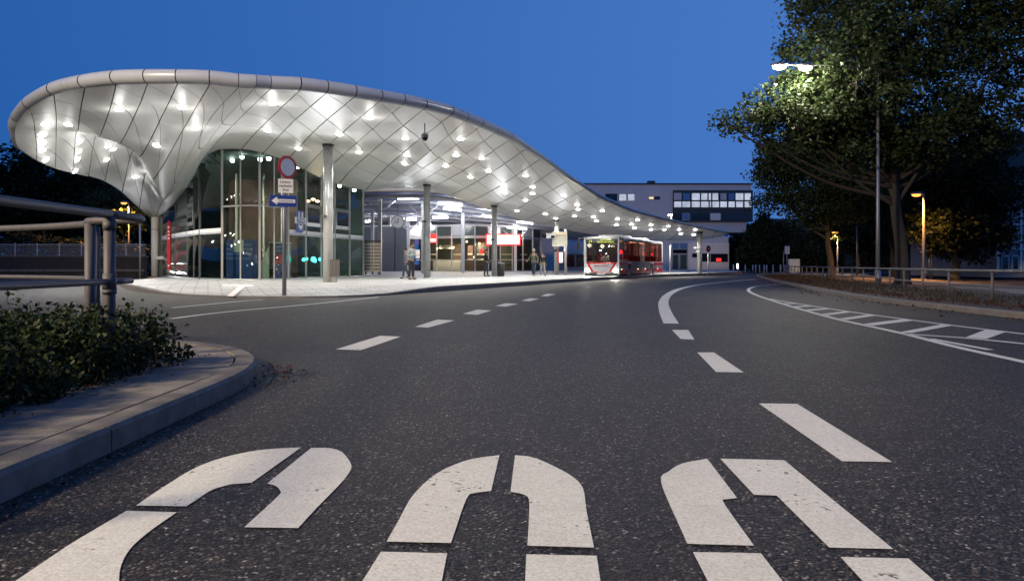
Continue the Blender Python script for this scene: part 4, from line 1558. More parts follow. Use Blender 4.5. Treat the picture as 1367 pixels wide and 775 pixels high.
TUBE_LABEL = ['highest white tube lamp above the station clock', 'long tube lamp right of the second column near the canopy edge', 'tube lamp just below the long one right of the second column', 'tube lamp above the shop sign beside the second column',
              'tube lamp between the pavilion edge and the clock', 'tube lamp immediately right of the clock', 'tube lamp left of the third column near the canopy edge', 'lower tube lamp left of the third column',
              'long tube lamp above the right end of the red bordered sign', 'upper tube lamp right of the third column', 'lowest tube lamp half hidden by the second column']
for k, (a, b, py, Y) in enumerate(TUBES):
    p, q = W(a, py, Y), W(b, py + (2.5 if a > 580 else 0), Y + 0.4)
    mid = (p + q) / 2
    t = thing('tube_lamp', tuple(mid), TUBE_LABEL[k], 'lamp', 'tube lamps under the platform roof')
    MB().tube([p, q], 0.10, 8).build('tube', M['e_tube'], t)
    MB().box(tuple(mid + Vector((0, 0, 0.16))), ((q - p).length, 0.2, 0.08)).build('housing', M['hallsteel'], t)
    lamp('tube_light', 'POINT', mid - Vector((0, 0.1, 0.25)), 150, (0.95, 0.97, 1), t, 0.25)

# station clock hanging from the roof
p = W(531, 296, 56)
ck = thing('station_clock', tuple(p), 'round white station clock hanging on a rod under the platform roof', 'clock')
MB().tube([p + Vector((0, 0, 0.4)), p + Vector((0, 0, 1.5))], 0.035, 8).build('rod', M['postgrey'], ck)
cd = MB()
cd.plate(p + Vector((0, -0.06, 0)), (1, 0, 0), (0, 0, 1), [(0.52 * math.cos(a), 0.52 * math.sin(a)) for a in np.linspace(0, 2 * PI, 24, False)], 0.2)
cd.build('case', M['postgrey'], ck)
MB().plate(p + Vector((0, -0.08, 0)), (1, 0, 0), (0, 0, 1), [(0.45 * math.cos(a), 0.45 * math.sin(a)) for a in np.linspace(0, 2 * PI, 24, False)], 0.02).build('face', M['white'], ck)
MB().box(tuple(p + Vector((0.05, -0.11, 0.1))), (0.05, 0.02, 0.34)).build('hand', M['black'], ck)
MB().box(tuple(p + Vector((-0.12, -0.11, -0.05))), (0.26, 0.02, 0.05)).build('hand', M['black'], ck)
for s in (-1, 1):
    MB().box(tuple(p + Vector((s * 0.62, -0.02, 0.1))), (0.16, 0.3, 0.8)).build('side_case', M['hallsteel'], ck)

# grey panelled cabin
cbn = thing('panelled_cabin', ((515 - CX) / F * 66, 66, 0.3), 'dark grey panelled cabin beside the shop front', 'cabin')
YC = 66.0
for i, (a, b) in enumerate(((486, 508), (509, 527), (527.4, 545))):
    for (z0, z1) in ((0.3, 2.55), (2.58, 4.4)):
        xa, xb_ = (a - CX) / F * YC, (b - CX) / F * YC
        MB().box(((xa + xb_) / 2, YC + 0.1, (z0 + z1) / 2), (xb_ - xa - 0.05, 0.2, z1 - z0)).build('panel', M['cabin'], cbn)
MB().box(((515 - CX) / F * YC, YC + 2.3, 2.3), (4.1, 4, 4.1)).build('core', M['cabin'], cbn)
MB().box(((515 - CX) / F * YC, YC + 2.2, 4.45), (4.3, 4.5, 0.1)).build('roof', M['hallsteel'], cbn)

# slatted timber box
xs0, xs1, YS = (486 - CX) / F * 49, (507.5 - CX) / F * 49, 49.0
sl = thing('slatted_screen', ((xs0 + xs1) / 2, YS, 0.25), 'pale timber slatted screen box standing between pavilion and grey cabin', 'screen')
for k in range(9):
    MB().box(((xs0 + xs1) / 2, YS, 0.50 + k * 0.225), (xs1 - xs0, 0.12, 0.15)).build('slat', M['slats'], sl)
for x in (xs0 + 0.1, (xs0 + xs1) / 2, xs1 - 0.1):
    MB().box((x, YS + 0.12, 1.35), (0.08, 0.1, 2.2)).build('batten', M['brown'], sl)
MB().box(((xs0 + xs1) / 2, YS + 0.35, 2.52), (xs1 - xs0 + 0.1, 0.8, 0.08)).build('lid', M['brown'], sl)

# ================================================================== shop with glass front
sb = (at(640, 68, 0.3))
shop = thing('glass_shop', tuple(sb), 'low glass fronted shop with warm interior and curved front under the platform roof', 'shop')
SF = [(545, 66.5), (563, 67), (583, 66.0), (603, 65.0), (618, 64.4), (634, 64.4), (652, 65.2), (668, 66.0), (684, 66.8), (698, 67.5), (711, 68.6), (722, 70.5)]


def sp(i):
    return at(SF[i][0], SF[i][1], 0)


ZT = 4.35
for i in range(len(SF) - 1):
    a, b = sp(i), sp(i + 1)
    e = (b - a).normalized()
    n = Vector((e.y, -e.x, 0))
    for (z0, z1, mt, nm) in ((0.36, 1.3, 'shopglass', 'glass_pane'), (1.36, 3.28, 'shopglass', 'glass_pane'), (3.55, ZT, 'hallsteel', 'fascia_pane')):
        A, B = a + e * 0.05, b - e * 0.05
        mb = MB()
        mb.add([(A.x, A.y, z0), (B.x, B.y, z0), (B.x, B.y, z1), (A.x, A.y, z1)] + [(A.x - n.x * 0.02, A.y - n.y * 0.02, z0), (B.x - n.x * 0.02, B.y - n.y * 0.02, z0), (B.x - n.x * 0.02, B.y - n.y * 0.02, z1), (A.x - n.x * 0.02, A.y - n.y * 0.02, z1)],
               [(0, 1, 2, 3), (7, 6, 5, 4), (0, 4, 5, 1), (3, 2, 6, 7), (0, 3, 7, 4), (1, 5, 6, 2)])
        mb.build(nm, M['slate'] if nm == 'fascia_pane' and i % 3 else M[mt], shop)
    for z in (0.33, 1.33, 3.40):
        c = (a + b) / 2
        MB().box((c.x + n.x * 0.02, c.y + n.y * 0.02, z), ((b - a).length - 0.08, 0.1, 0.06 if z < 3 else 0.22), math.atan2(e.y, e.x)).build('transom', M['mullion'], shop)
for i in range(len(SF)):
    a = sp(i)
    MB().box((a.x, a.y, (0.3 + ZT) / 2), (0.11, 0.14, ZT - 0.3)).build('mullion', M['mullion'], shop)
fpoly = [(sp(i).x, sp(i).y + 0.02) for i in range(len(SF))] + [(sp(11).x, 80), (sp(0).x - 0.5, 80)]
MB().prism([(x, y - 0.35) if k < 12 else (x, y) for k, (x, y) in enumerate(fpoly)], ZT + 0.01, ZT + 0.18).build('roof', M['hallsteel'], shop)
MB().prism(fpoly, 0.2, 0.31).build('floor', M['brown'], shop)
MB().box(((sp(0).x + sp(11).x) / 2, 74, 2.3), (sp(11).x - sp(0).x, 0.2, 4.0)).build('rear_wall', M['interior'], shop)
for (px, Y, w, h, mt) in ((575, 70, 1.2, 2.9, 'black'), (612, 70, 1.0, 2.6, 'brown'), (628, 68, 0.5, 2.4, 'brown'), (645, 69, 1.3, 2.7, 'black'), (676, 70, 1.4, 2.8, 'interior'), (699, 71, 0.7, 2.9, 'brown')):
    q = at(px, Y, 0.31)
    u = MB().box((q.x, q.y, 0.31 + h / 2), (w, 0.5, h)).build('shelf_unit', M[mt], shop)
    for z in (0.9, 1.4, 1.9):
        MB().box((q.x, q.y - 0.3, z), (w * 0.92, 0.12, 0.12)).build('goods', M['cream'] if z > 1 else M['brown'], u)
q = at(597, 68, 0)
MB().box((q.x, q.y, 0.85), (2.6, 0.7, 1.1)).build('counter', M['mullion'], shop)
for (px, Y, z) in ((623, 66.6, 3.05), (640, 67.5, 2.9), (633, 66.5, 1.6), (605, 67, 2.5), (588, 67.2, 2.6)):
    p = at(px, Y, z)
    t = MB().sphere(tuple(p), 0.1, 8, 6).build('spot_lamp', M['e_interior'], shop)
    if z > 2.4:
        lamp('shop_light', 'POINT', p - Vector((0, 0.2, 0.15)), 330, (1, 0.68, 0.42), t, 0.12)
MB().sphere(tuple(at(596, 66.9, 2.55)), (0.75, 0.75, 0.16), 14, 6).build('lamp_shade', M['cream'], shop)


def light_box(px0, px1, py0, py1, Y, face, frame, label, bordered=True):
    a, b = W(px0, py1, Y), W(px1, py0, Y)
    w, h = b.x - a.x, b.z - a.z
    c = Vector(((a.x + b.x) / 2, Y, a.z))
    t = thing('light_sign', tuple(c), label, 'sign')
    MB().box((c.x, Y + 0.11, a.z + h / 2), (w, 0.2, h)).build('frame', frame, t)
    if bordered:
        MB().box((c.x, Y - 0.003, a.z + h / 2), (w - 0.24, 0.03, h - 0.24)).build('face', face, t)
    else:
        MB().box((c.x, Y - 0.003, a.z + h * 0.3), (w * 0.8, 0.03, h * 0.3)).build('face', face, t)
    return t


light_box(648.5, 695, 312, 327.5, 64.2, M['e_sign'], M['e_signred'], 'white illuminated box sign with a bright red border on the shop front')
light_box(574, 582.5, 312, 324, 64.5, M['e_sign'], M['e_signred'], 'small red illuminated sign beside the tall column', False)
p = W(642.5, 335.5, 64)
solid('round_sign', MB().plate(tuple(p), (1, 0, 0), (0, 0, 1), [(0.15 * math.cos(a), 0.25 * math.sin(a)) for a in np.linspace(0, 2 * PI, 16, False)], 0.05), M['e_signred'], tuple(p), 'small red oval sign hanging in the shop window', 'sign')

# ================================================================== platform furniture
def timetable(px, Y, zb, zt, label):
    x = (px - CX) / F * Y
    t = thing('stop_sign_post', (x, Y, zb), label, 'sign')
    MB().tube([(x, Y, zb), (x, Y, zt)], 0.10, 10).build('post', M['column'], t)
    return t, x


t, x = timetable(755, 50.5, 0.2, 3.4, 'tall grey stop post carrying a pale display board beside the bus')
MB().box((x - 0.42, 50.4, 2.72), (1.05, 0.2, 1.0)).build('display_board', M['cream'], t)
MB().box((x - 0.42, 50.29, 3.08), (0.9, 0.02, 0.14)).build('display_line', M['e_warmwin'], t)
p = W(735.5, 314.5, 50.4)
ms = thing('loudspeaker_box', tuple(p), 'white twin loudspeaker box fixed beside the fourth canopy column', 'loudspeaker')
MB().box(tuple(p), (0.62, 0.4, 0.34)).build('housing', M['white'], ms)
MB().box(tuple(p + Vector((0.5, 0, -0.08))), (0.4, 0.1, 0.08)).build('bracket', M['postgrey'], ms)
MB().box(tuple(p + Vector((0.12, -0.22, -0.08))), (0.25, 0.06, 0.16)).build('lens', M['black'], ms)
p = W(748, 343.5, 50.5)
ts = thing('timetable_case', (p.x, p.y, 1.0), 'small lit timetable case with a red edge on the fourth canopy column', 'sign')
MB().box(tuple(p), (0.34, 0.10, 0.78)).build('case', M['signred'], ts)
MB().box((p.x + 0.04, p.y - 0.056, p.z), (0.25, 0.02, 0.7)).build('sheet', M['e_sign'], ts)

x, Y = (446.5 - CX) / F * 30.7, 30.62
bn = thing('litter_bin', (x, Y, 0.18), 'dark grey mesh litter bin on a stub post against the big column', 'bin')
MB().box((x + 0.03, Y, 0.78), (0.36, 0.26, 0.72)).build('body', M['black'], bn)
for k in range(6):
    MB().box((x + 0.03 - 0.15 + 0.06 * k, Y - 0.134, 0.78), (0.012, 0.012, 0.70)).build('bar', M['postgrey'], bn)
MB().box((x, Y, 0.30), (0.2, 0.18, 0.26)).build('foot', M['postgrey'], bn)
x, Y = (669, 46.0)[0], 46.0
x = (668.5 - CX) / F * Y
b2 = thing('litter_bin', (x, Y, 0.18), 'dark round litter bin behind the third canopy column', 'bin')
MB().lathe((x, Y, 0.18), [(0.20, 0.0), (0.24, 0.05), (0.24, 0.78), (0.2, 0.82)], 14).build('body', M['black'], b2)
MB().lathe((x, Y, 0.98), [(0.25, 0.0), (0.25, 0.05), (0.12, 0.09)], 14).build('rim', M['postgrey'], b2)

# traffic sign post near the pavilion
SX, SY = (379.5 - CX) / F * 20.9, 20.9
zg = zp(SX, SY)
tp = thing('traffic_sign', (SX, SY, zg), 'grey traffic sign post with no entry ring, white plate and blue one way arrow', 'sign')


def sz(py):
    return CH - (py - HY) * SY / F


MB().tube([(SX, SY, zg), (SX, SY, sz(208))], 0.06, 12).build('post', M['postgrey'], tp)
ca = rad(58)
dx = Vector((math.cos(ca), math.sin(ca), 0))
ez = Vector((0, 0, 1))
nn = dx.cross(ez)
c0 = Vector((SX + 0.04, SY, sz(223.5))) + nn * 0.09


def ell(r, n=30):
    return [(r * math.cos(a), r * math.sin(a)) for a in np.linspace(0, 2 * PI, n, False)]


dsk = MB().plate(c0, dx, ez, ell(0.335), 0.02).build('ring_disc', M['signred'], tp)
MB().plate(c0 + nn * 0.004, dx, ez, ell(0.25), 0.003).build('white_field', M['white'], dsk)
ca = rad(25)
dx = Vector((math.cos(ca), math.sin(ca), 0))
nn = dx.cross(ez)
c1 = Vector((SX + 0.03, SY, sz(248.5))) + nn * 0.09
pl = MB().plate(c1, dx, ez, [(-0.21, -0.2), (0.21, -0.2), (0.21, 0.2), (-0.21, 0.2)], 0.015).build('text_plate', M['white'], tp)
for k, s in enumerate(('Linien-', 'verkehr', 'frei')):
    text_mesh('lettering', s, 0.12, c1 + ez * (0.115 - 0.115 * k) + nn * 0.004, dx, ez, M['black'], pl, 0.002)
c2 = Vector((SX - 0.04, SY, sz(268.5))) + nn * 0.10
bp = MB().plate(c2, dx, ez, [(-0.38, -0.165), (0.38, -0.165), (0.38, 0.165), (-0.38, 0.165)], 0.015).build('arrow_plate', M['signblue'], tp)
MB().plate(c2 + nn * 0.004, dx, ez, [(-0.33, 0), (-0.17, -0.12), (-0.17, -0.05), (0.33, -0.05), (0.33, 0.05), (-0.17, 0.05), (-0.17, 0.12)], 0.003).build('arrow', M['white'], bp)
text_mesh('lettering', 'Einbahnstraße', 0.072, c2 + dx * 0.07 + nn * 0.009, dx, ez, M['signblue'], bp, 0.001)


# ================================================================== people
def skin_mesh(name, verts, edges, radii, parent, material, sub=1, root=0):
    me = bpy.data.meshes.new(name)
    me.from_pydata(verts, edges, [])
    o = bpy.data.objects.new(name, me)
    COL.objects.link(o)
    o.modifiers.new('s', 'SKIN').use_smooth_shade = True
    for i, r in enumerate(radii):
        sv = me.skin_vertices[0].data[i]
        sv.radius = r if isinstance(r, tuple) else (r, r)
        sv.use_root = i == root
    ss = o.modifiers.new('u', 'SUBSURF')
    ss.levels = ss.render_levels = sub
    new = bpy.data.meshes.new_from_object(o.evaluated_get(bpy.context.evaluated_depsgraph_get()))
    bpy.data.objects.remove(o)
    new.materials.clear()
    new.materials.append(material)
    new.name = name
    r = bpy.data.objects.new(name, new)
    COL.objects.link(r)
    r.parent = parent
    return r


def person(loc, rz, label, top, legs, hair, h=1.75, arms=None, stride=0.0, head_down=0.0, cap=None, coat=0.08, bag=False, seated=False):
    t = thing('person', loc, label, 'person', None, rz)
    k = h / 1.75
    pel = Vector((0, 0, 0.95))
    J = {'pelvis': pel, 'waist': Vector((0, 0, 1.10)), 'chest': Vector((0, 0, 1.34)), 'neck': Vector((0, 0.01, 1.49)), 'head': Vector((0, -0.02 - 0.05 * head_down, 1.60)), 'crown': Vector((0, -0.01 - 0.08 * head_down, 1.70))}
    arms = arms or {}
    for s, nm in ((-1, 'r'), (1, 'l')):
        J['sh' + nm] = Vector((0.185 * s, 0, 1.40))
        J['el' + nm] = Vector(arms.get('el' + nm, (0.25 * s, 0.03, 1.12)))
        J['wr' + nm] = Vector(arms.get('wr' + nm, (0.25 * s, -0.06, 0.88)))
        st = stride * s
        if seated:
            J['hp' + nm], J['kn' + nm], J['an' + nm], J['to' + nm] = Vector((0.09 * s, 0, 0.93)), Vector((0.12 * s, -0.42, 0.93)), Vector((0.12 * s, -0.45, 0.5)), Vector((0.12 * s, -0.6, 0.46))
        else:
            J['hp' + nm] = Vector((0.09 * s, 0, 0.90))
            J['kn' + nm] = Vector((0.10 * s, -0.5 * st - 0.02, 0.49))
            J['an' + nm] = Vector((0.10 * s, -st + (0.04 if st < 0 else 0), 0.085 + (0.05 if st < -0.1 else 0)))
            J['to' + nm] = J['an' + nm] + Vector((0.015 * s, -0.15, -0.05))
    V, E, R, ix = [], [], [], {}

    def v(nm, p, r, par=None):
        ix[nm] = len(V)
        V.append(tuple(Vector(p) * k))
        R.append(tuple(q * k for q in r) if isinstance(r, tuple) else r * k)
        if par is not None:
            E.append((ix[par], ix[nm]))
    v('pelvis', J['pelvis'], (0.135, 0.10))
    v('waist', J['waist'], (0.125, 0.09), 'pelvis')
    v('chest', J['chest'], (0.155, 0.105), 'waist')
    v('neck', J['neck'], 0.052, 'chest')
    v('head', J['head'], (0.072, 0.088), 'neck')
    v('crown', J['crown'], (0.064, 0.08), 'head')
    v('nose', J['head'] + Vector((0, -0.105, 0.0)), 0.012, 'head')
    for s, nm in ((-1, 'r'), (1, 'l')):
        v('sh' + nm, J['sh' + nm], 0.062, 'chest')
        v('el' + nm, J['el' + nm], 0.043, 'sh' + nm)
        v('wr' + nm, J['wr' + nm], 0.027, 'el' + nm)
        d = (J['wr' + nm] - J['el' + nm]).normalized()
        side = d.cross(Vector((0, 0, 1)))
        side = side.normalized() if side.length > 0.1 else Vector((0, -1, 0))
        pm = J['wr' + nm] + d * 0.06
        v('pa' + nm, pm, (0.04, 0.02), 'wr' + nm)
        curl = d.cross(side)
        for f in range(4):
            b = pm + d * 0.035 + side * (0.03 - 0.02 * f)
            L = (0.035, 0.042, 0.038, 0.03)[f]
            v('f%d%s' % (f, nm), b, 0.0085, 'pa' + nm)
            v('g%d%s' % (f, nm), b + d * L * 0.8 + curl * 0.008, 0.0075, 'f%d%s' % (f, nm))
            v('h%d%s' % (f, nm), b + d * L * 1.4 + curl * 0.026, 0.0065, 'g%d%s' % (f, nm))
        v('th' + nm, J['wr' + nm] + d * 0.03 + side * 0.045, 0.011, 'wr' + nm)
        v('tj' + nm, J['wr' + nm] + d * 0.075 + side * 0.058, 0.009, 'th' + nm)
        v('hp' + nm, J['hp' + nm], 0.088, 'pelvis')
        v('kn' + nm, J['kn' + nm], 0.056, 'hp' + nm)
        v('an' + nm, J['an' + nm], 0.038, 'kn' + nm)
        v('to' + nm, J['to' + nm], 0.03, 'an' + nm)
    skin_mesh('body', V, E, R, t, M['skin'])
    # clothing
    V, E, R, ix = [], [], [], {}
    v('waist', J['waist'] + Vector((0, 0, -0.12 - coat)), (0.165 + coat * 0.1, 0.125))
    v('mid', J['waist'], (0.155, 0.118), 'waist')
    v('chest', J['chest'], (0.178, 0.128), 'mid')
    v('collar', J['neck'] - Vector((0, 0, 0.03)), 0.075, 'chest')
    for s, nm in ((-1, 'r'), (1, 'l')):
        v('sh' + nm, J['sh' + nm], 0.08, 'chest')
        v('el' + nm, J['el' + nm], 0.062, 'sh' + nm)
        v('wr' + nm, J['wr' + nm].lerp(J['el' + nm], 0.08), 0.046, 'el' + nm)
    skin_mesh('jacket', V, E, R, t, top)
    V, E, R, ix = [], [], [], {}
    v('pelvis', J['pelvis'], (0.15, 0.118))
    for nm in 'rl':
        v('hp' + nm, J['hp' + nm] - Vector((0, 0, 0.04)), 0.10, 'pelvis')
        v('kn' + nm, J['kn' + nm], 0.074, 'hp' + nm)
        v('an' + nm, J['an' + nm] + Vector((0, 0, 0.01)), 0.062, 'kn' + nm)
    skin_mesh('trousers', V, E, R, t, legs)
    for nm in 'rl':
        a, b = J['an' + nm], J['to' + nm]
        skin_mesh('shoe', [tuple((a + Vector((0, 0.05, -0.035))) * k), tuple((a + Vector((0, -0.04, -0.03))) * k), tuple((b + Vector((0, -0.03, 0.0))) * k)], [(0, 1), (1, 2)], [0.047 * k, 0.05 * k, 0.036 * k], t, M['black'])
    hc = J['head'].lerp(J['crown'], 0.75) + Vector((0, 0.018, 0.012))
    if cap is None:
        MB().sphere(tuple(hc * k), (0.085 * k, 0.098 * k, 0.085 * k), 12, 8).build('hair', hair, t, False)
    else:
        cp = MB().sphere(tuple((hc + Vector((0, 0, 0.015))) * k), (0.092 * k, 0.105 * k, 0.085 * k), 12, 8)
        cp.build('cap', cap, t, False)
        MB().box(tuple((hc + Vector((0, -0.13, -0.005))) * k), (0.13 * k, 0.1 * k, 0.015 * k)).build('cap_peak', cap, t, False)
    for s in (-1, 1):
        MB().sphere(tuple((J['head'] + Vector((0.03 * s, -0.083, 0.03))) * k), 0.011 * k, 6, 4).build('eye', M['black'], t, False)
        MB().sphere(tuple((J['head'] + Vector((0.078 * s, 0.01, 0.005))) * k), (0.012 * k, 0.022 * k, 0.032 * k), 6, 4).build('ear', M['skin'], t, False)
    MB().box(tuple((J['head'] + Vector((0, -0.086, -0.045))) * k), (0.045 * k, 0.012 * k, 0.01 * k)).build('mouth', M['signred'], t, False)
    return t


def pl_at(px, Y):
    x = (px - CX) / F * Y
    return (x, Y, zp(x, Y))


person(pl_at(549, 36.2), rad(60), 'person in a pale blue jacket and dark trousers reading a sheet beside the second column', M['c_jacketblue'], M['c_black'], M['hair'], 1.86,
       {'elr': (-0.26, 0.0, 1.13), 'wrr': (-0.12, -0.30, 1.16), 'ell': (0.26, 0.0, 1.13), 'wrl': (0.12, -0.30, 1.18)}, 0.03, 1.0, None, 0.12)
q = pl_at(549, 36.2)
rz = rad(60)
cp, spn = math.cos(rz), math.sin(rz)
px_, py_ = 0.0 * cp + 0.40 * spn, 0.0 * spn - 0.40 * cp
nw = (q[0] + px_, q[1] + py_, q[2] + 1.28)
solid('paper_sheet', MB().box(nw, (0.32, 0.012, 0.42), rz), M['c_white'], nw, 'white sheet held up by the reading person in pale blue', 'paper')
person(pl_at(541.5, 38.5), rad(-70), 'person walking away in grey behind the reading person', M['postgrey'], M['c_denim'], M['hair'], 1.62, None, 0.18)
person(pl_at(649, 46.2), rad(75), 'person in a black top and dark jeans standing in front of the shop door', M['c_black'], M['c_denim'], M['hair'], 1.74,
       {'elr': (-0.27, 0.02, 1.14), 'wrr': (-0.2, -0.18, 0.95), 'ell': (0.27, 0.04, 1.13), 'wrl': (0.2, -0.2, 0.96)}, 0.06, 0.6)
person(pl_at(712.5, 46.0), rad(-20), 'person in a white cap and olive jacket walking towards the kerb', M['c_green'], M['c_denim'], M['hair'], 1.72,
       {'elr': (-0.32, 0.02, 1.16), 'wrr': (-0.36, -0.2, 1.02), 'ell': (0.3, 0.02, 1.14), 'wrl': (0.32, -0.16, 0.98)}, 0.16, 0.2, M['c_white'])
person(pl_at(724.5, 47.5), rad(20), 'person in beige trousers and a dark top next to the white capped person', M['c_black'], M['c_beige'], M['hair'], 1.62, None, 0.12)

# ================================================================== the bus
K = 0.93
BW, BH, BL = 2.37, 2.78, 12.1
th = rad(25)
Bc = Vector((6.83, 46, 0))
exb = Vector((math.cos(th), -math.sin(th), 0))
root_loc = Bc - exb * BW / 2
bus = thing('city_bus', tuple(root_loc), 'red and white city bus with lit headlights and a yellow destination display', 'bus', None, -th)
hw = BW / 2


def bp_(mb, name, m, par=None):
    return mb.build(name, M[m] if isinstance(m, str) else m, par or bus, False)


# lower shell with front and wheel openings, upper frame, roof
AX = (2.65, 8.7)
side_z = (0.30, 1.14)
body = MB()
for s in (-1, 1):
    xs = s * (hw - 0.03)
    cuts = [0.10] + [q for a in AX for q in (a - 0.52, a + 0.52)] + [BL - 0.08]
    for a, b in zip(cuts[0::2], cuts[1::2]):
        body.box((xs, (a + b) / 2, (side_z[0] + side_z[1]) / 2), (0.06, b - a, side_z[1] - side_z[0]))
    for a in AX:
        body.box((xs, a, 1.065), (0.06, 1.04, 0.15))
    for yy, w in ((0.13, 0.16), (BL - 0.16, 0.3)):
        body.box((xs, yy, 1.85), (0.06, w, 1.42))
    body.box((xs, BL / 2, 2.60), (0.06, BL - 0.16, 0.14))
prof = []
for a in np.linspace(0, PI, 9):
    prof.append((-math.cos(a) * hw, 2.62 + 0.16 * math.sin(a) ** 0.5))
rows = [[(x, y, z) for x, z in prof] for y in (0.06, BL * 0.25, BL * 0.5, BL * 0.75, BL - 0.06)]
body.grid(rows)
body.box((0, BL / 2, 2.60), (BW - 0.1, BL - 0.2, 0.04))
body.box((0, BL - 0.08, 1.5), (BW - 0.1, 0.08, 2.3))
body.box((0, BL / 2, 0.33), (BW - 0.16, BL - 0.3, 0.06))
# front: lower panel curved in plan
NF = 9


def front_y(x):
    return 0.22 * (abs(x) / hw) ** 3


def front_strip(z0, z1, x0, x1, out=0.0, n=NF):
    mb = MB()
    lo = [(x0 + (x1 - x0) * j / n, front_y(x0 + (x1 - x0) * j / n) - out, z0) for j in range(n + 1)]
    hi = [(x, y, z1) for x, y, z in lo]
    lo2 = [(x, y + 0.05, z) for x, y, z in lo]
    hi2 = [(x, y + 0.05, z) for x, y, z in hi]
    mb.grid([lo, hi, hi2, lo2, lo])
    mb.add([lo[0], hi[0], hi2[0], lo2[0], lo[-1], hi[-1], hi2[-1], lo2[-1]], [(0, 3, 2, 1), (4, 5, 6, 7)])
    return mb


for mbx in (front_strip(0.42, 1.06, -hw, hw), front_strip(2.60, 2.74, -hw, hw), front_strip(1.06, 2.60, -hw, -hw + 0.13), front_strip(1.06, 2.60, hw - 0.13, hw)):
    body.add(mbx.v, mbx.f)
bp_(body, 'body', 'buswhite')
bp_(front_strip(0.20, 0.42, -hw + 0.02, hw - 0.02, 0.02), 'bumper', 'black')
ws = bp_(front_strip(1.08, 2.28, -hw + 0.13, hw - 0.13, 0.012), 'windscreen', 'windscreen')
db = bp_(front_strip(2.29, 2.60, -hw + 0.12, hw - 0.12, 0.014), 'display_panel', 'black')
XE, ZE = Vector((1, 0, 0)), Vector((0, 0, 1))
for (s, size, pos, al) in (('24', 0.27, (-0.72, -0.03, 2.44), 'CENTER'), ('METROBUS', 0.15, (0.32, -0.03, 2.515), 'CENTER'), ('NIENDORF MARKT', 0.14, (0.32, -0.03, 2.375), 'CENTER')):
    o = text_mesh('lettering', s, size, pos, XE, ZE, M['e_display'], db, 0.004, al, 0.004, 0.95)
# red chevron of the front
front_strip(0.98, 1.065, -hw + 0.2, hw - 0.2, 0.016).build('red_band', M['busred'], bus, False)
front_strip(0.42, 0.47, -0.55, 0.55, 0.016).build('red_band', M['busred'], bus, False)
for s in (-1, 1):
    mb = MB()
    a, b = (s * (hw - 0.16), 1.06), (s * 0.55, 0.44)
    vs = []
    for (x, z) in (a, (a[0] - s * 0.14, 1.06), (b[0] - s * 0.06, 0.44), (b[0] + s * 0.1, 0.44)):
        vs.append((x, front_y(x) - 0.02, z))
    vs += [(x, y + 0.03, z) for x, y, z in vs]
    mb.add(vs, [(0, 1, 2, 3), (7, 6, 5, 4), (0, 4, 5, 1), (1, 5, 6, 2), (2, 6, 7, 3), (3, 7, 4, 0)])
    mb.build('red_chevron', M['busred'], bus, False)
    hx = s * (hw - 0.22)
    hl = MB().sphere((hx, front_y(hx) - 0.01, 0.55), (0.17, 0.05, 0.13), 14, 8).build('headlight', M['mullion'], bus, False)
    MB().sphere((hx, front_y(hx) - 0.04, 0.55), (0.15, 0.06, 0.12), 12, 8).build('lens', M['e_head'], hl, False)
    l = lamp('headlight_beam', 'SPOT', (0, 0, 0), 450, (1, 0.9, 0.75), hl, 0.08, (0.0, -1, -0.10), 95, 1)
    l.location = (hx, front_y(hx) - 0.14, 0.55)
    mp = smooth_path([(s * (hw - 0.1), 0.2, 2.62), (s * (hw + 0.14), 0.02, 2.66), (s * (hw + 0.3), -0.1, 2.55), (s * (hw + 0.31), -0.13, 2.38)], 4)
    ma = MB().tube(mp, 0.045, 8).build('mirror_arm', M['black'], bus, False)
    MB().box((s * (hw + 0.31), -0.13, 2.14), (0.22, 0.13, 0.52), 0, 0.85).build('mirror', M['black'], ma, False)
for k in range(14):
    MB().box((-0.42 + 0.065 * k + (0.05 if k > 6 else 0), -0.012, 0.84), (0.042, 0.01, 0.06)).build('faded_letter', M['busred'], bus, False)
for z in (0.60, 0.72):
    front_strip(z, z + 0.012, -0.6, 0.6, 0.006).build('grille_line', M['postgrey'], bus, False)
MB().box((0, -0.045, 0.32), (0.52, 0.02, 0.11)).build('number_plate', M['white'], bus, False)
# wipers
for s in (-1, 1):
    MB().tube([(s * 0.05, -0.05, 1.10), (s * 0.62, -0.03, 1.25)], 0.012, 6).build('wiper', M['black'], bus, False)
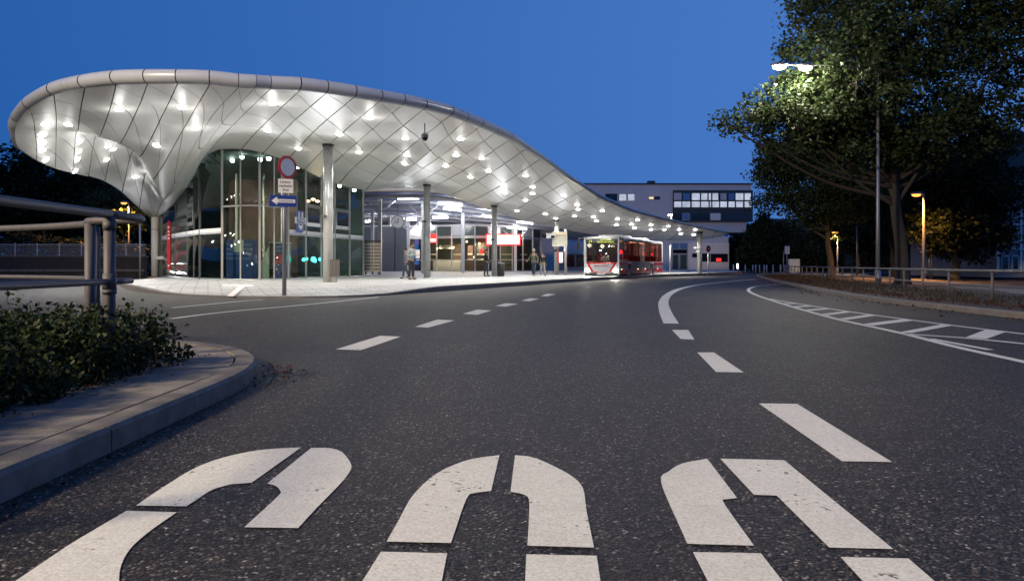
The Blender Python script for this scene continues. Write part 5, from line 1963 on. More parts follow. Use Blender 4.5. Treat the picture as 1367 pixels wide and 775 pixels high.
# side windows, pillars, stripes
for s in (-1, 1):
    ycuts = [0.22, 1.75, 3.3, 4.9, 6.5, 8.1, 9.7, BL - 0.34]
    for a, b in zip(ycuts, ycuts[1:]):
        MB().box((s * (hw - 0.012), (a + b) / 2, 1.84), (0.02, b - a - 0.05, 1.38)).build('side_window', M['busglass'], bus, False)
        MB().box((s * (hw - 0.03), b, 1.84), (0.04, 0.07, 1.38)).build('window_pillar', M['black'], bus, False)
    MB().box((s * (hw - 0.004), BL / 2, 2.50), (0.016, BL - 0.6, 0.08)).build('window_head', M['black'], bus, False)
    cuts = [0.16] + [q for a in AX for q in (a - 0.52, a + 0.52)] + [BL - 0.12]
    for a, b in zip(cuts[0::2], cuts[1::2]):
        MB().box((s * (hw + 0.002), (a + b) / 2, 0.47), (0.014, b - a, 0.32)).build('red_skirt', M['busred'], bus, False)
        if b - a < 3:
            MB().box((s * (hw + 0.002), (a + b) / 2, 0.98), (0.014, b - a, 0.18)).build('red_stripe', M['busred'], bus, False)
    for a, b in zip(cuts[0::2], cuts[1::2]):
        MB().box((s * (hw + 0.0012), (a + b) / 2, 0.885), (0.01, b - a, 0.49)).build('grey_band', M['busgrey'], bus, False)
    for k in range(16):
        if k not in (3, 9):
            MB().box((s * (hw + 0.003), 4.3 + 0.2 * k, 0.83), (0.008, 0.12, 0.14)).build('faded_letter', M['marks'], bus, False)
    for yy in (0.6, 4.6, 6.6, 10.4):
        MB().box((s * (hw + 0.012), yy, 0.62), (0.02, 0.14, 0.06)).build('side_lamp', M['e_interior'], bus, False)
    for a in AX:
        c = Vector((s * (hw - 0.18), a, 0.46))
        wh = thing_part = MB()
        ring = [(0.46, -0.12), (0.46, 0.12), (0.43, 0.14), (0.28, 0.14), (0.28, -0.14), (0.43, -0.14), (0.46, -0.12)]
        n = 26
        wh.grid([[(c.x + o_, c.y + r * math.cos(2 * PI * q / n), c.z + r * math.sin(2 * PI * q / n)) for r, o_ in ring] for q in range(n + 1)])
        wo = wh.build('wheel', M['rubber'], bus, False)
        rm = MB()
        rm.grid([[(c.x + s * o_, c.y + r * math.cos(2 * PI * q / n), c.z + r * math.sin(2 * PI * q / n)) for r, o_ in ((0.28, 0.12), (0.26, 0.06), (0.16, 0.04), (0.12, 0.09), (0.0, 0.10))] for q in range(n + 1)])
        rm.build('rim', M['rim'], wo, False)
        MB().box((s * (hw - 0.32), a, 0.68), (0.3, 1.02, 0.7)).build('wheel_arch', M['black'], bus, False)
# roof unit, red spheres imitating a traffic light reflected in the side windows
MB().box((0, 3.2, 2.83), (1.7, 2.4, 0.16), 0, 0.92).build('roof_unit', M['buswhite'], bus, False)
MB().box((0, 8.6, 2.82), (1.6, 2.0, 0.14), 0, 0.92).build('roof_unit', M['buswhite'], bus, False)
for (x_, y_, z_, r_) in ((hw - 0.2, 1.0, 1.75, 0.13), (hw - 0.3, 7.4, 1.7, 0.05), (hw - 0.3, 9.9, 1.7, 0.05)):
    MB().sphere((x_, y_, z_), r_, 10, 6).build('red_reflection', M['e_redreflection'], bus, False)
# interior: seats, grab poles, ceiling lamps, partition
for yy in (2.6, 3.6, 4.6, 5.6, 6.8, 7.8, 8.8, 9.8, 10.8):
    for sx in (-0.72, 0.72):
        st = MB().box((sx, yy, 0.85), (0.8, 0.42, 0.12)).build('seat', M['seatred'], bus, False)
        MB().box((sx, yy + 0.22, 1.2), (0.8, 0.08, 0.66)).build('seat_back', M['seatred'], st, False)
    MB().tube([(0.3, yy, 0.4), (0.3, yy, 2.56)], 0.025, 6).build('grab_pole', M['mullion'], bus, False)
for yy in (1.6, 4.5, 7.5, 10.2):
    cl = MB().box((0, yy, 2.555), (0.2, 1.2, 0.03)).build('ceiling_lamp', M['e_interior'], bus, False)
    l = lamp('bus_interior_light', 'POINT', (0, 0, 0), 13, (1, 0.72, 0.56), cl, 0.15)
    l.location = (0, yy, 2.30)
MB().box((0.45, 1.5, 1.3), (0.9, 0.05, 1.6)).build('partition', M['interior'], bus, False)
MB().box((0.1, 0.55, 1.0), (1.5, 0.3, 0.2)).build('dashboard', M['black'], bus, False)
whl = MB()
whl.tube(smooth_path([(0.35 + 0.2 * math.cos(a), 0.85, 1.22 + 0.2 * math.sin(a)) for a in np.linspace(0, 2 * PI, 12, False)], 2, True), 0.015, 6, False)
whl.build('steering_wheel', M['black'], bus, False)
dl_ = root_loc + exb * -0.08 + Vector((math.sin(th), math.cos(th), 0)) * 1.15
person((dl_.x, dl_.y, 0.06), -th, 'person in a white shirt driving the bus behind its windscreen', M['c_white'], M['c_black'], M['hair'], 1.72,
       {'elr': (-0.26, -0.12, 1.15), 'wrr': (-0.15, -0.36, 1.22), 'ell': (0.26, -0.12, 1.15), 'wrl': (0.15, -0.36, 1.22)}, 0, 0.1, None, 0, False, True)

# ================================================================== far buildings
def wall_box(mb, x0, x1, y0, y1, z0, z1):
    return mb.box(((x0 + x1) / 2, (y0 + y1) / 2, (z0 + z1) / 2), (x1 - x0, y1 - y0, z1 - z0))


def rect(Y, px0, px1, py0, py1):
    a, b = W(px0, py1, Y), W(px1, py0, Y)
    return a.x, b.x, a.z, b.z


YO = 98.0
of = thing('office_building', tuple(at(900, YO, 0)), 'grey four storey office block with white blinds and an overhanging corner behind the canopy', 'building')
x0, x1, z0, z1 = rect(YO, 740, 1003, 246.5, 296)
MB().box(((x0 + x1) / 2, YO + 8, (z0 + z1) / 2), (x1 - x0, 16, z1 - z0)).build('upper_block', M['office'], of)
MB().box(((x0 + x1) / 2, YO + 8, z1 + 0.1), (x1 - x0 + 0.3, 16.3, 0.2)).build('parapet', M['darkframe'], of)
a0, a1, b0, b1 = rect(YO, 740, 997, 296.5, 310)
MB().box(((a0 + a1) / 2, YO + 8, (b0 + b1) / 2), (a1 - a0, 15.4, b1 - b0)).build('overhang', M['officeband'], of)
a0, a1, b0, b1 = rect(YO, 700, 972, 310.4, 362)
MB().box(((a0 + a1) / 2, YO + 9, (0 + b1) / 2), (a1 - a0, 12, b1)).build('base_block', M['office'], of)
a0, a1, b0, b1 = rect(YO, 886, 888.5, 240.5, 246.4)
MB().box((W(876.5, 0, YO).x, YO + 4, z1 + 0.55), (1.0, 1.0, 0.8)).build('roof_vent', M['darkframe'], of)


def win(parent, Y, px0, px1, py0, py1, m, frame='darkframe', proud=0.05, inset=0.12):
    a, b, c, d = rect(Y, px0, px1, py0, py1)
    w = MB().box(((a + b) / 2, Y - proud / 2, (c + d) / 2), (b - a, proud, d - c)).build('window', M[frame], parent)
    MB().box(((a + b) / 2, Y - proud - 0.015, (c + d) / 2), (b - a - inset, 0.03, d - c - inset)).build('pane', M[m], w)
    return w


for q in ((826, 836.5, 258.5, 268.5, 'e_coolwin'), (837.5, 847.5, 258.5, 268.5, 'e_coolwin'), (866, 873, 262, 266.5, 'e_warmwin'), (873.5, 881, 262, 266.5, 'darkwin'), (808, 824, 258.5, 268.5, 'darkwin')):
    win(of, YO, *q)
a, b, c, d = rect(YO, 898, 1004.5, 254, 296)
MB().box(((a + b) / 2, YO - 0.1, (c + d) / 2), (b - a, 0.2, d - c)).build('window_bay', M['darkframe'], of)
YW = YO - 0.2
for i, (px0, px1, kind) in enumerate(((899, 910, 'office'), (911, 921.5, 'bluewin'), (923, 934.5, 'e_coolwin'), (935.5, 944.5, 'e_coolwin'), (945.5, 949.5, 'e_coolwin'), (950.5, 959, 'e_coolwin'), (961, 970, 'office'), (972, 980.5, 'bluewin'), (981.5, 992.5, 'e_coolwin'), (993.5, 1002.5, 'e_coolwin'))):
    win(of, YW, px0, px1, 257.5 if kind != 'office' or i else 257, 267.5, kind, 'darkframe', 0.05, 0.10)
for px0, px1 in ((899.5, 909.8), (910.5, 921.5), (923, 934.5), (935.3, 946), (947, 949.5), (950.5, 960), (961, 970.5), (972, 981), (982, 992), (993.5, 1003)):
    win(of, YW, px0, px1, 268.6, 277, 'e_coolwin', 'darkframe', 0.06, 0.08)
for px0, px1, m in ((899, 910, 'darkwin'), (911, 920.5, 'bluewin'), (923, 936, 'darkwin'), (937, 947, 'darkwin'), (948, 962, 'blind'), (964, 974, 'darkwin'), (976, 984, 'darkwin'), (985, 993, 'darkwin'), (995, 1003, 'darkwin')):
    win(of, YW, px0, px1, 284.5, 294, m, 'office' if m != 'darkwin' else 'darkframe', 0.05, 0.12)

YP = 84.0
pbk = thing('pale_building', tuple(at(880, YP, 0.3)), 'low pale block with dark strip windows and a teal glass entrance under the canopy tip', 'building')
a, b, c, d = rect(YP, 744, 972.5, 316, 362)
MB().box(((a + b) / 2, YP + 3, (0.1 + d) / 2), (b - a, 6, d - 0.1)).build('wall', M['office'], pbk)
a, b, c, d = rect(YP, 918.5, 972.5, 324, 360.5)
MB().box(((a + b) / 2, YP - 0.1, (c + d) / 2), (b - a, 0.2, d - c)).build('render_panel', M['paleblock'], pbk)
a, b, c, d = rect(YP, 744, 800, 323.5, 338.5)
MB().box(((a + b) / 2, YP - 0.1, (c + d) / 2), (b - a, 0.2, d - c)).build('render_panel', M['paleblock'], pbk)
for q in ((924, 932.5, 338, 343.5, 'darkwin'), (933, 947.5, 338, 349, 'darkwin'), (948.5, 971.5, 338.5, 349.5, 'darkwin')):
    win(pbk, YP - 0.2, *q, 'darkframe', 0.04, 0.06)
for px in (760, 776, 792):
    win(pbk, YP - 0.0, px - 7, px + 7, 340, 356, 'darkwin', 'darkframe', 0.06, 0.1)
for px0, px1 in ((897, 906), (907, 917.5)):
    win(pbk, YP, px0, px1, 324, 332.5, 'bluewin', 'mullion', 0.06, 0.2)
    win(pbk, YP, px0, px1, 339, 360, 'slate', 'mullion', 0.06, 0.2)
win(pbk, YP, 898, 917, 333, 338, 'darkwin', 'darkframe', 0.08, 0.05)
p = W(959.5, 346.5, YP - 0.35)
solid('lit_poster', MB().box(tuple(p), (0.55, 0.05, 0.34)), M['e_signred'], tuple(p), 'red glowing poster in the strip window of the pale block', 'sign')

HX = [(1330, 1420, 262, 361, 46.0)]
YH = 46.0
hs = thing('corner_house', tuple(at(1360, YH, 0.1)), 'pale bluish rendered town house with a dark tiled roof beyond the guard rail', 'house')
a, b, c, d = rect(YH, 1331, 1480, 262, 361.5)
MB().box(((a + b) / 2, YH + 5, d / 2 + 0.05), (b - a, 10, d - 0.1)).build('wall', M['house'], hs)
MB().prism([(a - 0.6, YH - 0.7), (b + 0.6, YH - 0.7), (b + 0.6, YH + 10.7), (a - 0.6, YH + 10.7)], d, d + 0.12).build('eaves', M['house'], hs)
rf = MB()
rf.add([(a - 0.6, YH - 0.7, d + 0.125), (b + 0.6, YH - 0.7, d + 0.125), (b + 0.6, YH + 10.7, d + 0.125), (a - 0.6, YH + 10.7, d + 0.125), (a + 5, YH + 5, d + 5.2), (b - 4, YH + 5, d + 5.2)],
       [(0, 1, 5, 4), (1, 2, 5), (2, 3, 4, 5), (3, 0, 4), (3, 2, 1, 0)])
rf.build('roof', M['tiles'], hs)
for py0, py1 in ((273, 291), (305, 324), (341, 360)):
    for px0, px1 in ((1336, 1346), (1350, 1359), (1366, 1378)):
        win(hs, YH, px0, px1, py0, py1, 'darkwin', 'white', 0.08, 0.12)
for py in (298.5, 331):
    aa, bb, cc_, dd = rect(YH, 1330, 1480, py, py + 2.2)
    MB().box(((aa + bb) / 2, YH - 0.06, (cc_ + dd) / 2), (bb - aa, 0.12, dd - cc_)).build('string_course', M['white'], hs)
for px in (1331.5, 1362):
    aa, bb, cc_, dd = rect(YH, px - 1.4, px + 1.4, 264, 361)
    MB().box(((aa + bb) / 2, YH - 0.05, (cc_ + dd) / 2), (bb - aa, 0.1, dd - cc_)).build('pilaster', M['white'], hs)


def far_house(px0, px1, py_eave, py_ridge, Y, label, sky=True):
    a, b, c, d = rect(Y, px0, px1, py_eave, 362)[0], rect(Y, px0, px1, py_eave, 362)[1], 0, CH - (py_eave - HY) * Y / F
    zr = CH - (py_ridge - HY) * Y / F
    t = thing('far_house', ((a + b) / 2, Y, 0), label, 'house', 'dark houses behind the trees')
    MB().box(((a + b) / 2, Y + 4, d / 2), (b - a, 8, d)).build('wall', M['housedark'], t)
    r = MB()
    r.add([(a - 0.5, Y - 0.5, d), (b + 0.5, Y - 0.5, d), (b + 0.5, Y + 8.5, d), (a - 0.5, Y + 8.5, d), (a - 0.5, Y + 4, zr), (b + 0.5, Y + 4, zr)], [(0, 1, 5, 4), (1, 2, 5), (2, 3, 4, 5), (3, 0, 4), (3, 2, 1, 0)])
    ro = r.build('roof', M['tiles'], t)
    MB().box(((a + b) / 2, Y - 0.55, d - 0.05), (b - a + 1, 0.15, 0.16)).build('gutter', M['house'], t)
    if sky:
        for f in (0.3, 0.6):
            x = a + (b - a) * f
            zc = d + (zr - d) * 0.45
            yc = Y - 0.5 + 4.5 * 0.45
            MB().box((x, yc, zc + 0.12), (1.0, 0.9, 0.12)).build('skylight', M['bluewin'], ro)
    for f in (0.2, 0.5, 0.8):
        x = a + (b - a) * f
        w = MB().box((x, Y - 0.03, d * 0.5), (1.2, 0.06, 1.4)).build('window', M['darkframe'], t)
        MB().box((x, Y - 0.075, d * 0.5), (1.05, 0.03, 1.25)).build('pane', M['darkwin'], w)
    return t


far_house(1042, 1112, 306, 289, 92, 'dark house with two skylights behind the second tree', True)
far_house(1128, 1166, 325, 312, 80, 'small dark house with a pale gutter line between the trees', False)
far_house(1215, 1300, 322, 296, 95, 'dark wide house almost hidden behind the biggest dark tree', False)

# retaining wall and bar fence on the side road
YF = 50.0
rw = thing('retaining_wall', tuple(at(90, YF, 0)), 'low dark concrete retaining wall beside the side road', 'wall')
a, b = (-400 - CX) / F * YF, (193 - CX) / F * YF
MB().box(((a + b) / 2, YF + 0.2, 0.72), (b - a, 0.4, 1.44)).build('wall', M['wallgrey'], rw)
MB().box(((a + b) / 2, YF - 0.05, 0.52), (b - a, 0.06, 0.16)).build('ledge', M['slab'], rw)
MB().box(((a + b) / 2, YF + 0.2, 1.49), (b - a + 0.1, 0.5, 0.1)).build('coping', M['kerb'], rw)
bf = thing('bar_fence', tuple(at(90, YF, 1.54)), 'pale horizontal bar fence standing on the retaining wall', 'fence')
for k in range(6):
    MB().box(((a + b) / 2, YF + 0.2, 1.62 + 0.14 * k), (b - a, 0.035, 0.035 if k < 5 else 0.06)).build('bar', M['hallsteel'], bf)
xx = a
while xx <= b:
    MB().box((xx, YF + 0.25, 1.98), (0.06, 0.05, 0.9)).build('fence_post', M['hallsteel'], bf)
    xx += 1.55
p = at(187, 47, 0)
fp_ = thing('flag_pole', tuple(p), 'thin pale mast standing in front of the bar fence', 'pole')
MB().tube([tuple(p), (p.x, p.y, 3.9)], 0.06, 8).build('pole', M['hallsteel'], fp_)
MB().lathe((p.x, p.y, 3.9), [(0.08, 0), (0.08, 0.05), (0.02, 0.1)], 8).build('cap', M['darkframe'], fp_)


# ================================================================== trees
def tree(base, label, lumps, trunk_h, tr, leaf, leafsize, nclump, per, spread, seed, limbs=9, group=None, lean=(0, 0), kind='tree', stray=0.0):
    rng = np.random.default_rng(seed)
    rd = random.Random(seed)
    bx, by, bz = base
    t = thing(kind, base, label, 'tree', group)
    top = Vector((bx + lean[0], by + lean[1], bz + trunk_h))
    tot = sum(l[3] * l[4] * l[5] for l in lumps) ** 1.0
    wts = np.array([(l[3] * l[4] * l[5]) ** 0.7 for l in lumps])
    wts /= wts.sum()
    cl = []
    for _ in range(nclump):
        l = lumps[rng.choice(len(lumps), p=wts)]
        d = rng.normal(0, 1, 3)
        d /= np.linalg.norm(d)
        r = rng.uniform(0.0, 1.0) ** (1 / 2.4)
        cl.append((l[0] + d[0] * l[3] * r, l[1] + d[1] * l[4] * r, l[2] + d[2] * l[5] * r))
    cl = np.array(cl)
    # limbs: trunk, main limbs towards lump centres, twigs to the clumps
    tb = MB()
    tw = smooth_path([(bx, by, bz - 0.1), (bx + lean[0] * 0.3 + 0.05, by, bz + trunk_h * 0.35), (bx + lean[0] * 0.7 - 0.04, by, bz + trunk_h * 0.7), tuple(top)], 5)
    nT = len(tw)
    tb.tube(tw, [tr * (1.35 if i == 0 else 1.12 if i == 1 else 1) * (1 - 0.45 * i / nT) for i in range(nT)], 12)
    crown_top = max(l[2] + l[5] * 0.6 for l in lumps)
    cx_, cy_ = sum(l[0] for l in lumps) / len(lumps), sum(l[1] for l in lumps) / len(lumps)
    tw2 = smooth_path([tuple(top), (top.x * 0.7 + cx_ * 0.3 + 0.2, top.y, (top.z + crown_top) / 2), (cx_, cy_, crown_top)], 5)
    tb.tube(tw2, [tr * 0.56 * (1 - 0.9 * i / (len(tw2) - 1)) + 0.015 for i in range(len(tw2))], 8)
    limb = MB()
    tips = []
    for k in range(limbs):
        l = lumps[k % len(lumps)]
        tgt = Vector((l[0] + rd.uniform(-0.6, 0.6) * l[3], l[1] + rd.uniform(-0.6, 0.6) * l[4], l[2] + rd.uniform(-0.4, 0.5) * l[5]))
        s = tw2[rd.randint(0, 5)] if rd.random() < 0.55 else tw[rd.randint(nT - 5, nT - 1)]
        mid = s.lerp(tgt, 0.45) + Vector((rd.uniform(-0.4, 0.4), rd.uniform(-0.4, 0.4), -0.06 * (tgt - s).length))
        pth = smooth_path([s, mid, tgt], 6)
        limb.tube(pth, [tr * 0.27 * (1 - 0.85 * i / (len(pth) - 1)) + 0.012 for i in range(len(pth))], 6)
        tips += [pth[j] for j in range(4, len(pth), 2)]
    tips += tw2[3:]
    T = np.array([tuple(q) for q in tips])
    for c in cl[:: 2 if nclump < 260 else 3]:
        j = int(np.argmin(((T - c) ** 2).sum(1)))
        s = Vector(T[j])
        e = Vector(c)
        m = s.lerp(e, 0.5) + Vector((0, 0, -0.08 * (e - s).length))
        limb.tube([s, m, e], [0.028, 0.018, 0.006], 4, False)
    trk = tb.build('trunk', M['bark'], t)
    lm = limb.build('limb', M['bark'], t)
    lm['kind'] = 'stuff'
    cent = np.repeat(cl, per, 0)
    sc = np.repeat(rng.uniform(0.6, 1.25, nclump), per)
    off = np.clip(rng.normal(0, 1, cent.shape), -1.7, 1.7) * spread * sc[:, None]
    off[:, 2] *= 0.62
    pos = cent + off
    cr_ = cards_object('crown', leaf_cards(pos, leafsize, rng, 0.6, 0.72, 0.14), leaf, t, base)
    return t


def lump(px, py, Y, rx, ry, rz):
    p = W(px, py, Y)
    return (p.x, p.y, p.z, rx, ry, rz)


Y0 = 31.0
tree(tuple(at(1205, Y0, 0.1)), 'big plane tree with wide dark crown arching over the guard rail',
     [lump(1150, 205, Y0, 2.6, 2.4, 0.8), lump(1215, 215, Y0 + 1, 2.6, 2.4, 0.7), lump(1075, 150, Y0 - 1, 1.9, 2.0, 1.0), lump(1340, 0, Y0, 4, 4, 3), lump(1130, 120, Y0 - 0.5, 2.6, 3.0, 2.0), lump(1140, 70, Y0, 2.4, 3, 1.8), lump(1120, 175, Y0, 2.6, 2.8, 0.9), lump(1060, 165, Y0 - 1, 1.6, 1.8, 0.8), lump(1240, 190, Y0, 3.2, 3, 0.9), lump(1180, 70, Y0, 4.2, 4.2, 3.0), lump(1300, 60, Y0, 4.8, 4.5, 3.8), lump(1095, 125, Y0 - 1, 2.0, 2.4, 1.2), lump(1020, 140, Y0 - 1, 1.5, 1.2, 0.55), lump(970, 160, Y0 - 1, 0.8, 0.7, 0.3), lump(1000, 172, Y0 - 1, 0.9, 0.9, 0.4), lump(1040, 190, Y0 - 1, 1.2, 1.2, 0.5), lump(1030, 155, Y0 - 1, 1.2, 1.2, 0.5),
      lump(1140, 0, Y0, 2.6, 2.6, 1.6), lump(1075, 20, Y0, 1.0, 1.0, 0.8), lump(1180, 165, Y0, 3.8, 3.6, 1.1), lump(1300, 170, Y0, 3.2, 3.4, 1.5), lump(1080, 185, Y0, 1.8, 2.0, 0.7), lump(1240, -60, Y0, 5, 4.5, 3), lump(1045, 105, Y0 - 1, 1.1, 1.0, 0.3)],
     4.4, 0.30, M['leaf'], 0.17, 1300, 64, 0.33, 3, 24, None, (-0.35, 0))
Y1 = 47.0
tree(tuple(at(1109, Y1, 0.1)), 'slim tree with reddish lit trunk and spreading green crown behind the guard rail',
     [lump(1050, 205, Y1, 1.8, 1.8, 1.1), lump(1095, 190, Y1, 2.2, 2.0, 1.2), lump(1100, 285, Y1, 2.6, 2.2, 0.8), lump(1075, 235, Y1, 3.0, 2.6, 1.9), lump(1035, 225, Y1, 1.6, 1.6, 1.0), lump(1120, 215, Y1, 2.6, 2.6, 1.9), lump(1060, 268, Y1, 2.3, 2.0, 0.8), lump(1140, 260, Y1, 2.4, 2.2, 1.4)],
     3.0, 0.24, M['leaf'], 0.19, 520, 52, 0.45, 5, 12, None, (-0.2, 0))
Y2 = 44.0
tree(tuple(at(1275, Y2, 0.1)), 'dense dark tree reaching low behind the sodium lamp',
     [lump(1290, 250, Y2, 3.2, 3, 2.6), lump(1265, 300, Y2, 2.6, 2.4, 1.8), lump(1305, 315, Y2, 1.7, 2, 1.6), lump(1240, 230, Y2, 2.0, 2, 1.8), lump(1310, 205, Y2, 1.8, 1.8, 1.2)],
     2.2, 0.26, M['leafdark'], 0.24, 420, 60, 0.45, 8, 10, None)
Y3 = 60.0
tree(tuple(at(1193, Y3 - 7, 0.1)), 'forked tree trunk lit orange by the sodium lamp',
     [lump(1190, 262, Y3 - 7, 3.4, 3, 1.8), lump(1165, 285, Y3 - 7, 2.2, 2, 1.2), lump(1215, 275, Y3 - 7, 2.2, 2, 1.1), lump(1150, 245, Y3 - 7, 2.2, 2.2, 1.6)],
     2.2, 0.30, M['leaf'], 0.24, 240, 46, 0.5, 9, 8, None)
tree(tuple(at(1146, 62, 0.1)), 'thin tree between the two small street poles', [lump(1146, 280, 62, 3, 2.6, 1.9), lump(1130, 300, 62, 2.2, 2, 1.2)], 3.2, 0.16, M['leafdark'], 0.26, 160, 46, 0.5, 12, 8, None)
tree(tuple(at(1012, 82, 0.1)), 'pointed dark conifer right of the overhanging office corner', [lump(1014, 340, 82, 2.6, 2.4, 1.8), lump(1016, 322, 82, 2.0, 1.9, 1.5), lump(1018, 305, 82, 1.3, 1.2, 1.3), lump(1019, 292, 82, 0.5, 0.5, 0.8)], 3.0, 0.2, M['leafdark'], 0.28, 330, 44, 0.35, 14, 8, None)
tree(tuple(at(985, 118, 0.1)), 'dark tree mass beneath the overhanging office corner', [lump(985, 335, 118, 4.5, 3, 3.2), lump(1000, 318, 118, 3.5, 3, 3.0), lump(970, 345, 118, 4, 3, 2), lump(1020, 340, 118, 4, 3, 3)], 2.4, 0.22, M['leafdark'], 0.4, 300, 50, 0.7, 19, 8, None)
tree(tuple(at(1050, 88, 0.1)), 'round dark tree in front of the skylight house', [lump(1046, 322, 86, 2.6, 2.6, 2.6), lump(1062, 338, 84, 3.2, 2.6, 1.8)], 2.4, 0.2, M['leafdark'], 0.3, 230, 44, 0.5, 15, 8, None)
tree(tuple(at(1090, 80, 0.1)), 'dark bushy tree between the lit trunk and the skylight house', [lump(1085, 335, 80, 3.0, 2.6, 1.6), lump(1105, 318, 80, 2.6, 2.6, 1.8)], 1.8, 0.2, M['leafdark'], 0.3, 220, 44, 0.5, 16, 8, None)
tree(tuple(at(1160, 84, 0.1)), 'dark background tree behind the forked trunk', [lump(1180, 310, 84, 4.0, 2.6, 3.0), lump(1150, 335, 84, 3.2, 2.6, 1.7), lump(1205, 335, 84, 2.6, 2.6, 1.9)], 2.4, 0.22, M['leafdark'], 0.32, 320, 46, 0.55, 17, 8, None)
tree(tuple(at(1245, 78, 0.1)), 'broad dark background tree behind the sodium lamp pole', [lump(1240, 320, 78, 3.4, 2.6, 2.6), lump(1255, 345, 78, 4, 2.6, 1.2), lump(1300, 340, 76, 3, 2.6, 1.6)], 2.4, 0.22, M['leafdark'], 0.32, 320, 46, 0.55, 18, 8, None)
for k, (px, Y, sd, lab) in enumerate(((1232, 58, 41, 'low dark bushy tree just behind the sodium lamp pole'), (1175, 66, 42, 'low dark bushy tree behind the plane tree trunk'), (1310, 54, 43, 'low dark bushy tree in front of the corner house'), (1268, 66, 44, 'dark bushy tree filling the gap under the dense tree'))):
    tree(tuple(at(px, Y, 0.1)), lab, [lump(px - 18, 318, Y, 2.2, 2, 1.7), lump(px + 16, 330, Y, 2.4, 2, 1.6), lump(px, 345, Y, 2.6, 2, 1.0)], 1.4, 0.14, M['leafdark'], 0.26, 260, 48, 0.45, sd, 6, None)
hr0 = (-48, 57, 0)
hrow = thing('hedge_row', hr0, 'long dark hedge row directly behind the pale bar fence', 'hedge')
hp = np.stack([RNG.uniform(-75, -27.5, 16000), 57 + RNG.normal(0, 0.6, 16000), 0.1 + 3.3 * RNG.uniform(0, 1, 16000) ** 0.8], 1)
hp[:, 2] *= 0.85 + 0.2 * np.sin(hp[:, 0] * 0.7) * np.cos(hp[:, 0] * 0.23)
fo2 = cards_object('foliage', leaf_cards(hp, 0.30, RNG, 0.7, 0.7), M['leafdark'], hrow, hr0)
fo2['kind'] = 'stuff'
st = MB()
for k in range(16):
    x = -74 + 2.95 * k
    st.tube([(x, 57, 0), (x + 0.2, 57.1, 1.6), (x, 57, 2.6)], [0.07, 0.05, 0.02], 5)
so = st.build('stem', M['bark'], hrow)
so['kind'] = 'stuff'
# left side behind the bar fence
LT = [(20, 72, [(15, 245, 5, 5.0), (50, 270, 4, 3.6), (-20, 270, 5, 5)], 'tall dark tree rising highest beyond the bar fence'),
      (105, 74, [(80, 268, 5.0, 4.2), (120, 285, 5.0, 3.6), (100, 250, 3.4, 2.4)], 'broad dark tree beyond the middle of the bar fence'),
      (165, 64, [(165, 285, 2.4, 1.5), (150, 275, 2.2, 1.4), (182, 292, 1.8, 1.3)], 'small tree lit orange by the lamp beside the white column'),
      (-60, 70, [(-60, 260, 5, 5), (-90, 290, 5, 4)], 'dark tree beyond the far end of the bar fence'),
      (140, 84, [(140, 280, 5, 3.5), (180, 300, 5, 3.2), (60, 310, 6, 3.5), (215, 310, 4, 3)], 'low dark tree behind the orange lit one')]
for i, (px, Y, ls, lab) in enumerate(LT):
    tree(tuple(at(px, Y, 0.1)), lab, [lump(a, b, Y, rx, 3, rz) for a, b, rx, rz in ls], 3.0, 0.25, M['leafdark'] if i != 2 else M['leaf'], 0.34 if i != 2 else 0.26, 330 if i != 2 else 150, 50, 0.62 if i != 2 else 0.4, 30 + i, 8, None)
hb2 = MB()
for i, (px, w, h) in enumerate(((-20, 14, 3.4), (120, 18, 2.6))):
    pass


# ================================================================== street lamps
def street_lamp(base, h, arm, label, mlens, power, col, heads=1, r=0.07, group='street lamps along the road'):
    bx, by, bz = base
    t = thing('street_lamp', base, label, 'street lamp', group)
    top = Vector((bx, by, bz + h))
    MB().tube([(bx, by, bz), (bx, by, bz + h * 0.3), tuple(top)], [r * 1.3, r, r * 0.7], 10).build('pole', M['postgrey'], t)
    MB().tube([(bx, by, bz), (bx, by, bz + 0.6)], r * 1.7, 10).build('pole_base', M['postgrey'], t)
    av = Vector(arm)
    for k in range(heads):
        e = top + av * (1 - 0.26 * k)
        if k == 0:
            MB().tube(smooth_path([top - Vector((0, 0, 0.3)), top + av * 0.3 + Vector((0, 0, 0.05)), top + av], 4), r * 0.5, 8).build('arm', M['postgrey'], t)
        hd = MB().sphere(tuple(e), (0.36, 0.2, 0.09), 12, 6).build('lamp_head', M['postgrey'], t)
        MB().sphere(tuple(e - Vector((0, 0, 0.08))), (0.27, 0.17, 0.12), 10, 6).build('lens', mlens, hd)
        lamp('street_light', 'POINT' if heads == 2 else 'SPOT', e - Vector((0, 0, 0.24)), power, col, hd, 0.16, (0, 0, -1), 170, 0.6)
    return t


pz = W(1048, 92, 29.0).z
b0 = at(1172, 29.0, 0.1)
street_lamp(tuple(b0), pz - 0.1, (W(1033, 92, 29).x - b0.x, -0.6, 0), 'tall street lamp with two bright white heads in the plane tree branches', M['e_street'], P_DOUBLE, (1, 0.90, 0.74), 2)
b0 = at(1233, 41.0, 0.1)
street_lamp(tuple(b0), W(0, 258, 41).z - 0.1, (-0.42, 0, 0), 'sodium street lamp glowing orange on a slim pole behind the guard rail', M['e_sodium'], P_SODIUM, (1, 0.42, 0.08), 1, 0.08)
b0 = at(1118, 62, 0.1)
street_lamp(tuple(b0), W(0, 309, 62).z - 0.1, (-0.3, -0.2, 0), 'smaller warm street lamp beside the reddish tree trunk', M['e_sodium'], P_SODIUM * 0.7, (1, 0.6, 0.25), 1, 0.06)
b0 = at(172, 61, 0.1)
street_lamp(tuple(b0), W(0, 270, 61).z - 0.1, (-0.25, -0.3, 0), 'orange street lamp among leaves beyond the bar fence', M['e_sodium'], P_SODIUM * 1.6, (1, 0.42, 0.08), 1, 0.06)
b0 = at(896, 88, 0)
